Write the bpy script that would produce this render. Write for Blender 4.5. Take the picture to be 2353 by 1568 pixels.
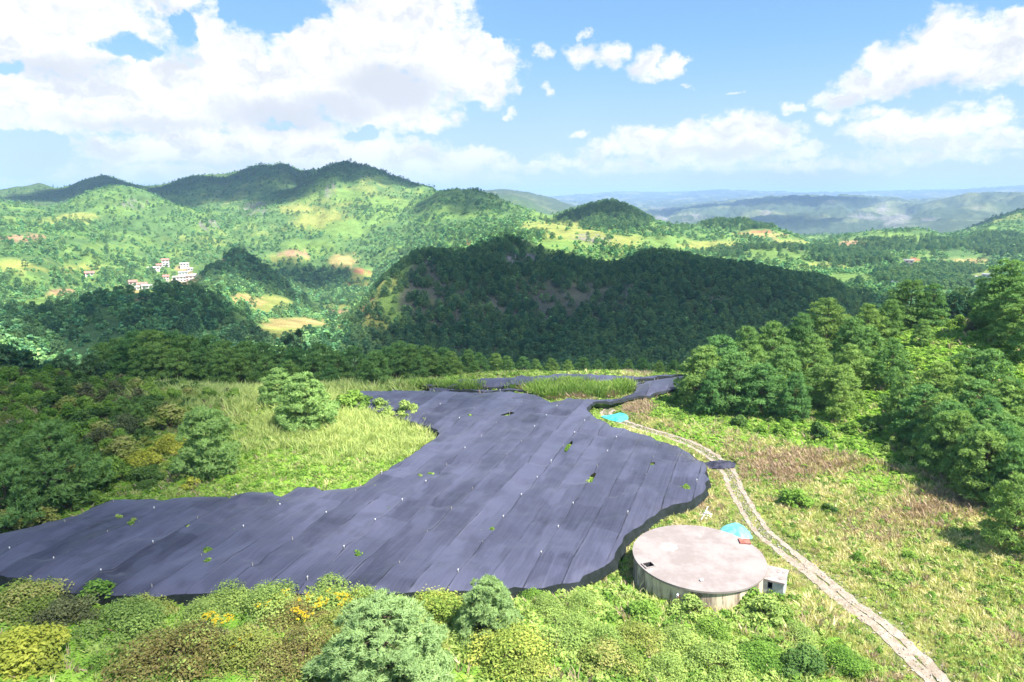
# Hillside valley seen from above: a shade-net field, a round concrete water tank, pine woods and hazy mountains.
import bpy, math, random
import numpy as np
from mathutils import Vector
from mathutils.geometry import delaunay_2d_cdt

random.seed(7)
RNG = np.random.default_rng(7)
for o in list(bpy.data.objects):
    bpy.data.objects.remove(o)
scene = bpy.context.scene
COL = scene.collection

# ------------------------------------------------------------------ camera, sky, sun, exposure
PITCH = math.radians(11.95)
FOC, PCX, PCY = 1569.0, 1176.5, 784.0      # focal length and centre of a 2353 x 1568 picture
CAMZ = 35.0
cam_d = bpy.data.cameras.new('camera')
cam_d.sensor_width = 36.0
cam_d.lens = 36.0 * FOC / 2353.0
cam_d.clip_start = 0.5
cam_d.clip_end = 60000.0
cam = bpy.data.objects.new('camera', cam_d)
cam.location = (0, 0, CAMZ)
cam.rotation_euler = (math.pi / 2 - PITCH, 0, 0)
COL.objects.link(cam)
scene.camera = cam

SUN_AZ, SUN_EL = math.radians(128), math.radians(57)
TOSUN = Vector((math.sin(SUN_AZ) * math.cos(SUN_EL), math.cos(SUN_AZ) * math.cos(SUN_EL), math.sin(SUN_EL)))
SKY_STRENGTH = 0.09
CLOUD = 4.5
sun_d = bpy.data.lights.new('sun', 'SUN')
sun_d.energy = 4.6
sun_d.angle = math.radians(0.53)
sun_d.color = (1.0, 0.955, 0.88)
sun = bpy.data.objects.new('sun', sun_d)
sun.rotation_euler = TOSUN.to_track_quat('Z', 'Y').to_euler()
COL.objects.link(sun)

scene.view_settings.view_transform = 'Standard'
scene.view_settings.look = 'None'
scene.view_settings.gamma = 1.0
scene.view_settings.use_curve_mapping = False
scene.view_settings.exposure = 1.52
scene.render.engine = 'CYCLES'
cy = scene.cycles
cy.use_denoising = True
cy.max_bounces = 5
cy.diffuse_bounces = 2
cy.glossy_bounces = 2
cy.transmission_bounces = 3
cy.transparent_max_bounces = 10
cy.volume_bounces = 1
cy.use_adaptive_sampling = True
cy.adaptive_threshold = 0.02


def ray(px, py):
    X = (px - PCX) / FOC
    Y = (py - PCY) / FOC
    return X, math.cos(PITCH) - Y * math.sin(PITCH), -math.sin(PITCH) - Y * math.cos(PITCH)


def at_z(px, py, z):
    a, b, c = ray(px, py)
    s = (z - CAMZ) / c
    return np.array([a * s, b * s, z])


def at_r(px, py, r):
    a, b, c = ray(px, py)
    s = r / math.hypot(a, b)
    return np.array([a * s, b * s, CAMZ + c * s])


def to_px(x, y, z):
    f = y * math.cos(PITCH) - (z - CAMZ) * math.sin(PITCH)
    u = y * math.sin(PITCH) + (z - CAMZ) * math.cos(PITCH)
    f = np.maximum(f, 1e-3)
    return PCX + FOC * x / f, PCY - FOC * u / f


# ---- world: physical sky with cumulus drawn as directions on the sky sphere
class NT:
    """small helper to write node trees"""
    def __init__(self, tree):
        self.t = tree

    def n(self, kind, **kw):
        nd = self.t.nodes.new(kind)
        for k, v in kw.items():
            if k.startswith('i_'):
                key = k[2:]
                nd.inputs[int(key) if key.isdigit() else key].default_value = v
            else:
                setattr(nd, k, v)
        return nd

    def l(self, a, b):
        self.t.links.new(a, b)

    def put(self, nd, idx, v):
        if isinstance(v, bpy.types.NodeSocket):
            self.l(v, nd.inputs[idx])
        elif v is not None:
            nd.inputs[idx].default_value = v

    def math(self, op, a, b=None, c=None, clamp=False):
        nd = self.n('ShaderNodeMath', operation=op, use_clamp=clamp)
        for i, v in enumerate((a, b, c)):
            self.put(nd, i, v)
        return nd.outputs[0]

    def vec(self, op, a, b=None):
        nd = self.n('ShaderNodeVectorMath', operation=op)
        self.put(nd, 0, a)
        self.put(nd, 1, b)
        return nd.outputs['Value'] if op in ('LENGTH', 'DOT_PRODUCT', 'DISTANCE') else nd.outputs[0]

    def ramp(self, v, a, b, lo=0.0, hi=1.0, smooth=True):
        nd = self.n('ShaderNodeMapRange', interpolation_type='SMOOTHSTEP' if smooth else 'LINEAR')
        self.put(nd, 0, v)
        for i, x in ((1, a), (2, b), (3, lo), (4, hi)):
            self.put(nd, i, x)
        return nd.outputs[0]

    def mix(self, f, a, b, blend='MIX'):
        nd = self.n('ShaderNodeMix', data_type='RGBA', blend_type=blend)
        self.put(nd, 0, f)
        self.put(nd, 6, a if isinstance(a, bpy.types.NodeSocket) or len(a) == 4 else (*a, 1))
        self.put(nd, 7, b if isinstance(b, bpy.types.NodeSocket) or len(b) == 4 else (*b, 1))
        return nd.outputs[2]

    def noise(self, v, scale, detail=4.0, rough=0.55, dist=0.0, dims='3D'):
        nd = self.n('ShaderNodeTexNoise', noise_dimensions=dims)
        if v is not None:
            self.l(v, nd.inputs['Vector'])
        nd.inputs['Scale'].default_value = scale
        nd.inputs['Detail'].default_value = detail
        nd.inputs['Roughness'].default_value = rough
        nd.inputs['Distortion'].default_value = dist
        return nd.outputs['Fac']


def sky_dir(px, py):
    """direction on the sky in degrees (azimuth, elevation)"""
    a, b, c = ray(px, py)
    return math.degrees(math.atan2(a, b)), math.degrees(math.atan2(c, math.hypot(a, b)))


# cumulus: picture position of each billow, half width, half height (2353 px picture)
BILLOWS = [
    (60, 40, 330, 150), (200, 50, 180, 76), (390, 8, 120, 34), (140, 110, 160, 70),
    (60, 230, 260, 90), (190, 218, 190, 72), (380, 205, 190, 92), (540, 150, 140, 90), (490, 80, 60, 60),
    (600, 220, 220, 130), (760, 150, 200, 150), (900, 80, 220, 130), (960, 20, 170, 90), (1040, 140, 170, 120),
    (1120, 170, 110, 90), (860, 220, 260, 100), (330, 260, 330, 55), (1240, 120, 40, 28),
    (960, 280, 130, 34), (1050, 270, 40, 30), (700, 300, 130, 45),
    (300, 345, 150, 45), (460, 335, 190, 60), (640, 320, 170, 70), (760, 350, 180, 60), (900, 360, 190, 70), (1010, 380, 170, 50),
    (400, 400, 300, 40), (860, 410, 300, 40), (1100, 370, 90, 34), (1160, 385, 70, 30), (30, 425, 60, 22), (170, 415, 90, 20),
    (1340, 120, 55, 36), (1400, 130, 60, 34), (1430, 115, 30, 18), (1490, 150, 55, 42), (1555, 155, 42, 40), (1510, 170, 80, 24),
    (1350, 75, 18, 20), (1330, 300, 40, 16), (1260, 200, 26, 20), (1165, 255, 18, 16), (1195, 215, 20, 14),
    (2080, 150, 110, 70), (2190, 110, 130, 90), (2290, 130, 140, 90), (2350, 60, 50, 50), (2000, 195, 110, 45), (1930, 215, 80, 36), (2200, 170, 260, 40),
    (1820, 235, 34, 22), (1910, 262, 60, 26), (1990, 262, 60, 22), (2060, 300, 130, 55), (2150, 290, 80, 45), (2260, 270, 100, 36), (2300, 315, 90, 36), (2200, 330, 120, 34),
    (1480, 320, 100, 50), (1400, 345, 120, 36), (1600, 320, 120, 50), (1700, 300, 110, 58), (1760, 310, 110, 50), (1640, 350, 280, 45), (1840, 350, 70, 34),
    (1320, 365, 120, 26), (1240, 380, 90, 24), (1500, 385, 330, 24), (1850, 385, 300, 22), (2150, 365, 200, 24), (1100, 410, 200, 18),
    (1700, 205, 30, 6), (1590, 205, 26, 7),
]
GREYS = [(900, 200, 170, 70), (640, 265, 200, 50), (330, 285, 260, 26), (120, 150, 160, 40), (2130, 200, 200, 26), (1660, 355, 220, 26),
         (560, 375, 220, 26), (780, 250, 160, 40)]


GAPS = [(285, 108, 62, 34), (420, 66, 44, 30), (640, 26, 120, 44), (560, 20, 60, 30), (10, 145, 30, 16), (40, 340, 130, 40), (640, 285, 60, 12), (830, 305, 40, 22), (1150, 60, 40, 40)]


def build_world():
    w = bpy.data.worlds.new('World')
    scene.world = w
    w.use_nodes = True
    nt = NT(w.node_tree)
    w.node_tree.nodes.clear()
    out = nt.n('ShaderNodeOutputWorld')
    bg = nt.n('ShaderNodeBackground')
    bg.inputs['Strength'].default_value = SKY_STRENGTH
    nt.l(bg.outputs[0], out.inputs[0])
    sky = nt.n('ShaderNodeTexSky', sky_type='NISHITA')
    sky.sun_disc = False
    sky.sun_elevation = SUN_EL
    sky.sun_rotation = SUN_AZ
    sky.altitude = 1900.0
    sky.air_density = 1.0
    sky.dust_density = 0.35
    sky.ozone_density = 1.4
    tc = nt.n('ShaderNodeTexCoord')
    d = tc.outputs['Generated']
    sep = nt.n('ShaderNodeSeparateXYZ')
    nt.l(d, sep.inputs[0])
    az = nt.math('MULTIPLY', nt.math('ARCTAN2', sep.outputs[0], sep.outputs[1]), 57.29578)
    el = nt.math('MULTIPLY', nt.math('ARCSINE', sep.outputs[2]), 57.29578)
    cmb = nt.n('ShaderNodeCombineXYZ')
    nt.l(az, cmb.inputs[0])
    nt.l(el, cmb.inputs[1])
    p0 = cmb.outputs[0]
    # domain warp so that billows get ragged cauliflower outlines
    def warp(p, scale, amp, det, off):
        nd = nt.n('ShaderNodeTexNoise', noise_dimensions='3D')
        mp = nt.vec('ADD', p, off)
        nt.l(mp, nd.inputs['Vector'])
        nd.inputs['Scale'].default_value = scale
        nd.inputs['Detail'].default_value = det
        nd.inputs['Roughness'].default_value = 0.62
        c = nt.vec('SUBTRACT', nd.outputs['Color'], (0.5, 0.5, 0.5))
        s = nt.vec('MULTIPLY', c, amp)
        return nt.vec('ADD', p, s)
    p = warp(p0, 0.30, (4.6, 3.2, 0), 6.0, (3.1, 9.2, 0))

    def field(blobs, p):
        acc = None
        k = math.degrees(1.0 / FOC) * 0.90
        for (px, py, hw, hh) in blobs:
            a, e = sky_dir(px, py)
            nd = nt.n('ShaderNodeVectorMath', operation='MULTIPLY_ADD')
            nt.l(p, nd.inputs[0])
            nd.inputs[1].default_value = (1 / (hw * k), 1 / (hh * k), 0)
            nd.inputs[2].default_value = (-a / (hw * k), -e / (hh * k), 0)
            v = nt.vec('DOT_PRODUCT', nd.outputs[0], nd.outputs[0])
            w = min(1.0, 0.42 + hh / 110.0)          # small scraps of cloud are thin
            v = nt.math('MULTIPLY_ADD', v, -w, w)
            acc = v if acc is None else nt.math('MAXIMUM', acc, v)
        return nt.math('MAXIMUM', acc, 0.0)
    f = nt.math('SUBTRACT', field(BILLOWS, p), nt.math('MULTIPLY', field(GAPS, p), 1.1))
    # the rest of the sky goes on with clouds of the same kind
    mpo = nt.vec('MULTIPLY', p, (0.055, 0.1, 1.0))
    cover = nt.ramp(nt.noise(mpo, 1.0, 3.0, 0.5), 0.5, 0.66)
    side = nt.ramp(nt.math('ABSOLUTE', az), 38.5, 46.0)
    high = nt.ramp(el, 15.5, 22.0)
    outside = nt.math('MULTIPLY', nt.math('MAXIMUM', side, high), nt.ramp(el, 2.0, 7.0))
    f = nt.math('MAXIMUM', f, nt.math('MULTIPLY', nt.math('MULTIPLY', cover, outside), 0.5))
    fine = nt.noise(nt.vec('MULTIPLY', p0, (1.0, 1.35, 1.0)), 0.85, 7.0, 0.68)
    dens = nt.math('ADD', f, nt.math('MULTIPLY', nt.math('SUBTRACT', fine, 0.5), 1.25))
    alpha = nt.ramp(dens, 0.16, 0.74)
    lowfade = nt.ramp(el, 0.0, 4.5, 0.3, 1.0)
    alpha = nt.math('MULTIPLY', alpha, lowfade)
    grey = nt.math('MULTIPLY', nt.ramp(field(GREYS, p), 0.0, 0.9), 0.7)
    gen = nt.ramp(nt.noise(nt.vec('MULTIPLY', p, (1, 1.4, 1)), 0.34, 5.0, 0.62), 0.42, 0.68, 0.0, 0.62)
    g2 = nt.math('MAXIMUM', grey, nt.math('MULTIPLY', gen, nt.ramp(dens, 0.25, 0.7)))
    ccol = nt.mix(g2, (CLOUD, CLOUD, CLOUD, 1), (CLOUD * 0.55, CLOUD * 0.60, CLOUD * 0.69, 1))
    gm = nt.n('ShaderNodeGamma')
    nt.l(sky.outputs[0], gm.inputs[0])
    gm.inputs[1].default_value = 0.5
    skyc = nt.mix(1.0, gm.outputs[0], (0.90, 1.38, 1.90, 1), 'MULTIPLY')
    skyc = nt.mix(nt.ramp(el, 13.0, -1.5, 0.0, 0.85), skyc, (2.75, 3.1, 3.6, 1))
    col = nt.mix(alpha, skyc, ccol)
    nt.l(col, bg.inputs[0])
    w.cycles.sampling_method = 'NONE'


build_world()

# ------------------------------------------------------------------ numeric helpers
_perm = np.random.default_rng(11).permutation(4096)


def pnoise(x, y, seed=0):
    x = np.asarray(x, float); y = np.asarray(y, float)
    xi = np.floor(x).astype(np.int64); yi = np.floor(y).astype(np.int64)
    xf = x - xi; yf = y - yi

    def g(ix, iy, fx, fy):
        h = _perm[(_perm[(ix + seed * 57) & 4095] + iy) & 4095]
        a = h * (2 * math.pi / 4096)
        return np.cos(a) * fx + np.sin(a) * fy
    u = xf ** 3 * (xf * (xf * 6 - 15) + 10)
    v = yf ** 3 * (yf * (yf * 6 - 15) + 10)
    n00 = g(xi, yi, xf, yf); n10 = g(xi + 1, yi, xf - 1, yf)
    n01 = g(xi, yi + 1, xf, yf - 1); n11 = g(xi + 1, yi + 1, xf - 1, yf - 1)
    return ((n00 * (1 - u) + n10 * u) * (1 - v) + (n01 * (1 - u) + n11 * u) * v) * 1.5


def fbm(x, y, oct=5, seed=0, gain=0.5):
    s = 0.0; a = 1.0; t = 0.0
    for i in range(oct):
        s = s + a * pnoise(x * 2 ** i + 13.7 * i, y * 2 ** i - 7.3 * i, seed + i)
        t += a; a *= gain
    return s / t


def sstep(a, b, x):
    t = np.clip((x - a) / (b - a), 0, 1)
    return t * t * (3 - 2 * t)


class RBF:
    def __init__(self, pts, vals, c=0.0, reg=1e-6):
        self.p = np.asarray(pts, float); self.c = c
        n = len(self.p)
        d = self.k(self.p, self.p) + reg * np.eye(n)
        A = np.zeros((n + 3, n + 3)); A[:n, :n] = d
        q = np.c_[np.ones(n), self.p]
        A[:n, n:] = q; A[n:, :n] = q.T
        self.w = np.linalg.solve(A, np.r_[np.asarray(vals, float), 0, 0, 0])

    def k(self, a, b):
        return np.sqrt(((a[:, None, :] - b[None, :, :]) ** 2).sum(-1) + self.c ** 2)

    def __call__(self, x, y):
        sh = np.shape(x)
        P = np.c_[np.ravel(x), np.ravel(y)]
        out = np.empty(len(P))
        for i in range(0, len(P), 20000):
            b = P[i:i + 20000]
            out[i:i + 20000] = self.k(b, self.p) @ self.w[:-3] + self.w[-3] + b @ self.w[-2:]
        return out.reshape(sh)


def inpoly(x, y, poly):
    x = np.asarray(x, float); y = np.asarray(y, float)
    r = np.zeros(x.shape, bool)
    n = len(poly)
    for i in range(n):
        x1, y1 = poly[i][0], poly[i][1]
        x2, y2 = poly[(i + 1) % n][0], poly[(i + 1) % n][1]
        c = ((y1 > y) != (y2 > y)) & (x < (x2 - x1) * (y - y1) / ((y2 - y1) if y2 != y1 else 1e-9) + x1)
        r ^= c
    return r


def polydist(x, y, poly, closed=True):
    x = np.asarray(x, float); y = np.asarray(y, float)
    d = np.full(x.shape, 1e9)
    n = len(poly)
    for i in range(n if closed else n - 1):
        ax, ay = poly[i][0], poly[i][1]
        bx, by = poly[(i + 1) % n][0], poly[(i + 1) % n][1]
        vx, vy = bx - ax, by - ay
        t = np.clip(((x - ax) * vx + (y - ay) * vy) / (vx * vx + vy * vy + 1e-12), 0, 1)
        d = np.minimum(d, np.hypot(x - ax - t * vx, y - ay - t * vy))
    return d


# ------------------------------------------------------------------ object helpers
def tag(o, label=None, cat=None, group=None, kind=None):
    if label: o['label'] = label
    if cat: o['category'] = cat
    if group: o['group'] = group
    if kind: o['kind'] = kind
    return o


def link(name, me, parent=None, mat=None):
    o = bpy.data.objects.new(name, me)
    COL.objects.link(o)
    if parent is not None: o.parent = parent
    if mat is not None and me is not None and len(me.materials) == 0: me.materials.append(mat)
    return o


def empty(name, loc=(0, 0, 0), rz=0.0, s=1.0):
    o = bpy.data.objects.new(name, None)
    o.location = loc; o.rotation_euler = (0, 0, rz); o.scale = (s, s, s) if np.isscalar(s) else s
    o.empty_display_size = 0.5
    COL.objects.link(o)
    return o


def mesh_np(name, v, f, mat=None, smooth=False, var=None):
    """v (n,3), f (m,3) or (m,4) arrays -> mesh"""
    v = np.asarray(v, np.float32); f = np.asarray(f, np.int32)
    me = bpy.data.meshes.new(name)
    k = f.shape[1]
    me.vertices.add(len(v)); me.vertices.foreach_set('co', v.ravel())
    me.loops.add(f.size); me.loops.foreach_set('vertex_index', f.ravel())
    me.polygons.add(len(f)); me.polygons.foreach_set('loop_start', np.arange(0, f.size, k, dtype=np.int32))
    if smooth: me.polygons.foreach_set('use_smooth', np.ones(len(f), bool))
    if var is not None:
        a = me.attributes.new('var', 'FLOAT', 'POINT')
        a.data.foreach_set('value', np.asarray(var, np.float32))
    me.update(calc_edges=True)
    me.validate()
    if mat is not None: me.materials.append(mat)
    return me


def mesh_poly(name, v, faces, mat=None, smooth=False):
    me = bpy.data.meshes.new(name)
    me.from_pydata([tuple(map(float, p)) for p in v], [], faces)
    if smooth:
        for p in me.polygons: p.use_smooth = True
    me.update()
    if mat is not None: me.materials.append(mat)
    return me


def box_vf(x0, y0, z0, x1, y1, z1, n=0):
    v = [(x0, y0, z0), (x1, y0, z0), (x1, y1, z0), (x0, y1, z0), (x0, y0, z1), (x1, y0, z1), (x1, y1, z1), (x0, y1, z1)]
    f = [(3, 2, 1, 0), (4, 5, 6, 7), (0, 1, 5, 4), (1, 2, 6, 5), (2, 3, 7, 6), (3, 0, 4, 7)]
    return v, [tuple(i + n for i in q) for q in f]


def boxes(name, lst, mat=None):
    V, Fc = [], []
    for b in lst:
        v, f = box_vf(*b, n=len(V))
        V += v; Fc += f
    return mesh_poly(name, V, Fc, mat)


def tube_vf(path, rad, sides=6):
    """tapered tube along a path, arrays of verts and quad faces"""
    path = np.asarray(path, float); n = len(path)
    rad = np.full(n, rad) if np.isscalar(rad) else np.asarray(rad, float)
    V, Fc = [], []
    for i in range(n):
        t = path[min(i + 1, n - 1)] - path[max(i - 1, 0)]
        t = t / (np.linalg.norm(t) + 1e-9)
        a = np.cross(t, [0.31, 0.95, 0.05]); a /= np.linalg.norm(a) + 1e-9
        b = np.cross(t, a)
        for k in range(sides):
            w = 2 * math.pi * k / sides
            V.append(path[i] + rad[i] * (math.cos(w) * a + math.sin(w) * b))
    for i in range(n - 1):
        for k in range(sides):
            k2 = (k + 1) % sides
            Fc.append((i * sides + k, i * sides + k2, (i + 1) * sides + k2, (i + 1) * sides + k))
    return V, Fc


# ------------------------------------------------------------------ materials
def mat_new(name):
    m = bpy.data.materials.new(name)
    m.use_nodes = True
    m.node_tree.nodes.clear()
    nt = NT(m.node_tree)
    out = nt.n('ShaderNodeOutputMaterial')
    return m, nt, out


def leaf_mat(name, c1, c2, trans=0.3, spread=0.35, tint=1.25, accent=None):
    """foliage: colour varies from plant to plant and from leaf to leaf"""
    m, nt, out = mat_new(name)
    oi = nt.n('ShaderNodeObjectInfo')
    at = nt.n('ShaderNodeAttribute', attribute_name='var')
    c = nt.mix(oi.outputs['Random'], c1, c2)
    if accent: c = nt.mix(nt.ramp(at.outputs['Fac'], 0.55, 0.8), c, accent)
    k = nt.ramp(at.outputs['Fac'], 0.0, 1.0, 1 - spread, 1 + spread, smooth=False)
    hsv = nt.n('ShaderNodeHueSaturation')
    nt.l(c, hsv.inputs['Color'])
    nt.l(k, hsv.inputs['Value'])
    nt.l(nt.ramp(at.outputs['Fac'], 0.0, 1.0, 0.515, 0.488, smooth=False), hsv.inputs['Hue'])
    d = nt.n('ShaderNodeBsdfDiffuse')
    nt.l(hsv.outputs[0], d.inputs[0])
    t = nt.n('ShaderNodeBsdfTranslucent')
    nt.l(nt.mix(1.0, hsv.outputs[0], (tint, tint * 1.05, 0.8, 1), 'MULTIPLY'), t.inputs[0])
    mx = nt.n('ShaderNodeMixShader')
    mx.inputs[0].default_value = trans
    nt.l(d.outputs[0], mx.inputs[1]); nt.l(t.outputs[0], mx.inputs[2])
    nt.l(mx.outputs[0], out.inputs[0])
    return m


def plain_mat(name, c, c2=None, scale=3.0, rough=0.85, bump=0.0, bscale=20.0, detail=5.0, spec=0.3):
    m, nt, out = mat_new(name)
    b = nt.n('ShaderNodeBsdfPrincipled')
    b.inputs['Roughness'].default_value = rough
    b.inputs['Specular IOR Level'].default_value = spec
    tc = nt.n('ShaderNodeTexCoord')
    if c2 is not None:
        f = nt.ramp(nt.noise(tc.outputs['Object'], scale, detail, 0.6), 0.35, 0.65)
        nt.l(nt.mix(f, c, c2), b.inputs['Base Color'])
    else:
        b.inputs['Base Color'].default_value = (*c, 1)
    if bump:
        bp = nt.n('ShaderNodeBump')
        bp.inputs['Strength'].default_value = bump
        nt.l(nt.noise(tc.outputs['Object'], bscale, 4.0, 0.6), bp.inputs['Height'])
        nt.l(bp.outputs[0], b.inputs['Normal'])
    nt.l(b.outputs[0], out.inputs[0])
    return m
# ------------------------------------------------------------------ the lie of the land
# near ground: metres, the shelf with the field, the bank left of it, the wooded slope on the right
# outline of the main net on the ground (the far lobe is a second sheet)
NET_A = [(-60, 1322), (0, 1311), (150, 1345), (215, 1360), (390, 1355), (500, 1352), (700, 1352), (900, 1352), (1040, 1350), (1165, 1345), (1290, 1330),
         (1360, 1308), (1400, 1286), (1418, 1262), (1425, 1240), (1455, 1207), (1520, 1160), (1560, 1148), (1600, 1137), (1622, 1115),
         (1626, 1085), (1622, 1060), (1600, 1040), (1555, 1016), (1480, 992), (1420, 975), (1385, 963), (1356, 943), (1350, 930), (1365, 918), (1420, 910.5), (1490, 902), (1560, 885), (1610, 873), (1610, 864), (1560, 861.5), (1482, 869.5), (1462, 880), (1460, 896), (1426, 907.5),
         (1340, 912), (1265, 915), (1215, 899), (1165, 893), (1100, 895), (1020, 895), (910, 890), (850, 891), (800, 897), (775, 925), (850, 933), (950, 962),
         (1000, 978), (1010, 990), (985, 1010), (940, 1040), (880, 1075), (830, 1105), (790, 1115), (740, 1118), (680, 1109), (645, 1131), (622, 1119), (560, 1126),
         (500, 1131), (380, 1140), (330, 1136), (250, 1143), (180, 1170), (100, 1193), (0, 1215), (-60, 1230)]
NET_B = [(985, 893), (1060, 889.5), (1110, 890), (1200, 887.5), (1245, 882.5), (1340, 882), (1440, 883), (1455, 880), (1476, 870), (1350, 878), (1200, 885), (1060, 888.3), (985, 885)]
NET_C = [(962, 880), (1000, 875), (1050, 871), (1130, 866), (1200, 862), (1260, 858), (1330, 856), (1400, 859), (1470, 860), (1530, 858), (1600, 857), (1610, 860),
         (1560, 857.9), (1480, 864.5), (1350, 873), (1200, 880), (1060, 884), (985, 883.5)]
NET_Z = 2.0
netA = [at_z(px, py, NET_Z)[:2] for px, py in NET_A]
netB = [at_z(px, py, NET_Z)[:2] for px, py in NET_B]
netC = [at_z(px, py, NET_Z)[:2] for px, py in NET_C]

near_pts = []
for px, py in NET_A[::2] + NET_B[::3] + [(300, 1280), (700, 1230), (1000, 1200), (1250, 1150), (1450, 1080), (1100, 1050), (1250, 960), (950, 920), (1500, 940)]:
    x, y, _ = at_z(px, py, NET_Z)
    near_pts.append((x, y, 0.0))
near_pts += [
    (17, 57, 0), (25, 57, 0), (17, 50, 0.5), (11, 53, 0.4), (22, 50.5, 0.5), (8, 50, 0.5), (27, 52, 0.4), (30, 66, 0), (34, 80, 0.2), (28, 95, 0.2), (24, 106, 0.2), (40, 60, 0.6), (40, 48, 0.5), (24, 46, 0.2),
    (-46, 90, 0.8), (-30, 90, 0.6), (-60, 80, 1.0), (-75, 70, 2.5), (-65, 100, 1.6), (-80, 110, 2.2), (-42, 106, 0.9), (-100, 90, 3.0), (-118, 110, 2.5),
    (-104, 138, 0.0), (-76, 140, -5), (-52, 140, -7), (-34, 128, -2.0), (-25, 126, -1.0), (-20, 140, -4), (-60, 120, -0.5), (-90, 160, -5), (-130, 150, -3),
    (-5, 131, -0.4), (20, 133, -0.4), (0, 145, -4), (30, 146, -4), (34, 126, -0.8), (0, 165, -14), (-40, 165, -15), (40, 165, -12),
    (52, 136, 1.0), (64, 138, 4.5), (72, 122, 9.5), (78, 100, 13.5), (88, 88, 15), (62, 84, 6.5), (50, 88, 3.2), (46, 100, 2.6), (42, 112, 2.2), (56, 112, 5.5),
    (52, 70, 2.6), (60, 64, 4.0), (46, 58, 1.4), (84, 70, 11), (100, 110, 17), (90, 140, 10), (75, 160, 2), (110, 150, 9), (60, 165, -6), (120, 90, 20),
    (0, 47, 0.6), (-20, 46, 0.9), (-40, 46, 1.2), (10, 44, 0.3), (-10, 38, 2.0), (-30, 38, 2.6), (10, 36, 1.0), (30, 38, 0.6), (50, 40, 1.0), (-60, 50, 2.0), (-60, 36, 4.0),
    (0, 20, 6.0), (-40, 20, 9.0), (40, 20, 3.0), (0, 0, 10), (-60, 0, 14), (60, 0, 8), (0, -60, 14), (120, 20, 12), (-120, 40, 8),
]
_nr = RBF([(a, b) for a, b, _ in near_pts], [c for _, _, c in near_pts], c=4.0)

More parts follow.
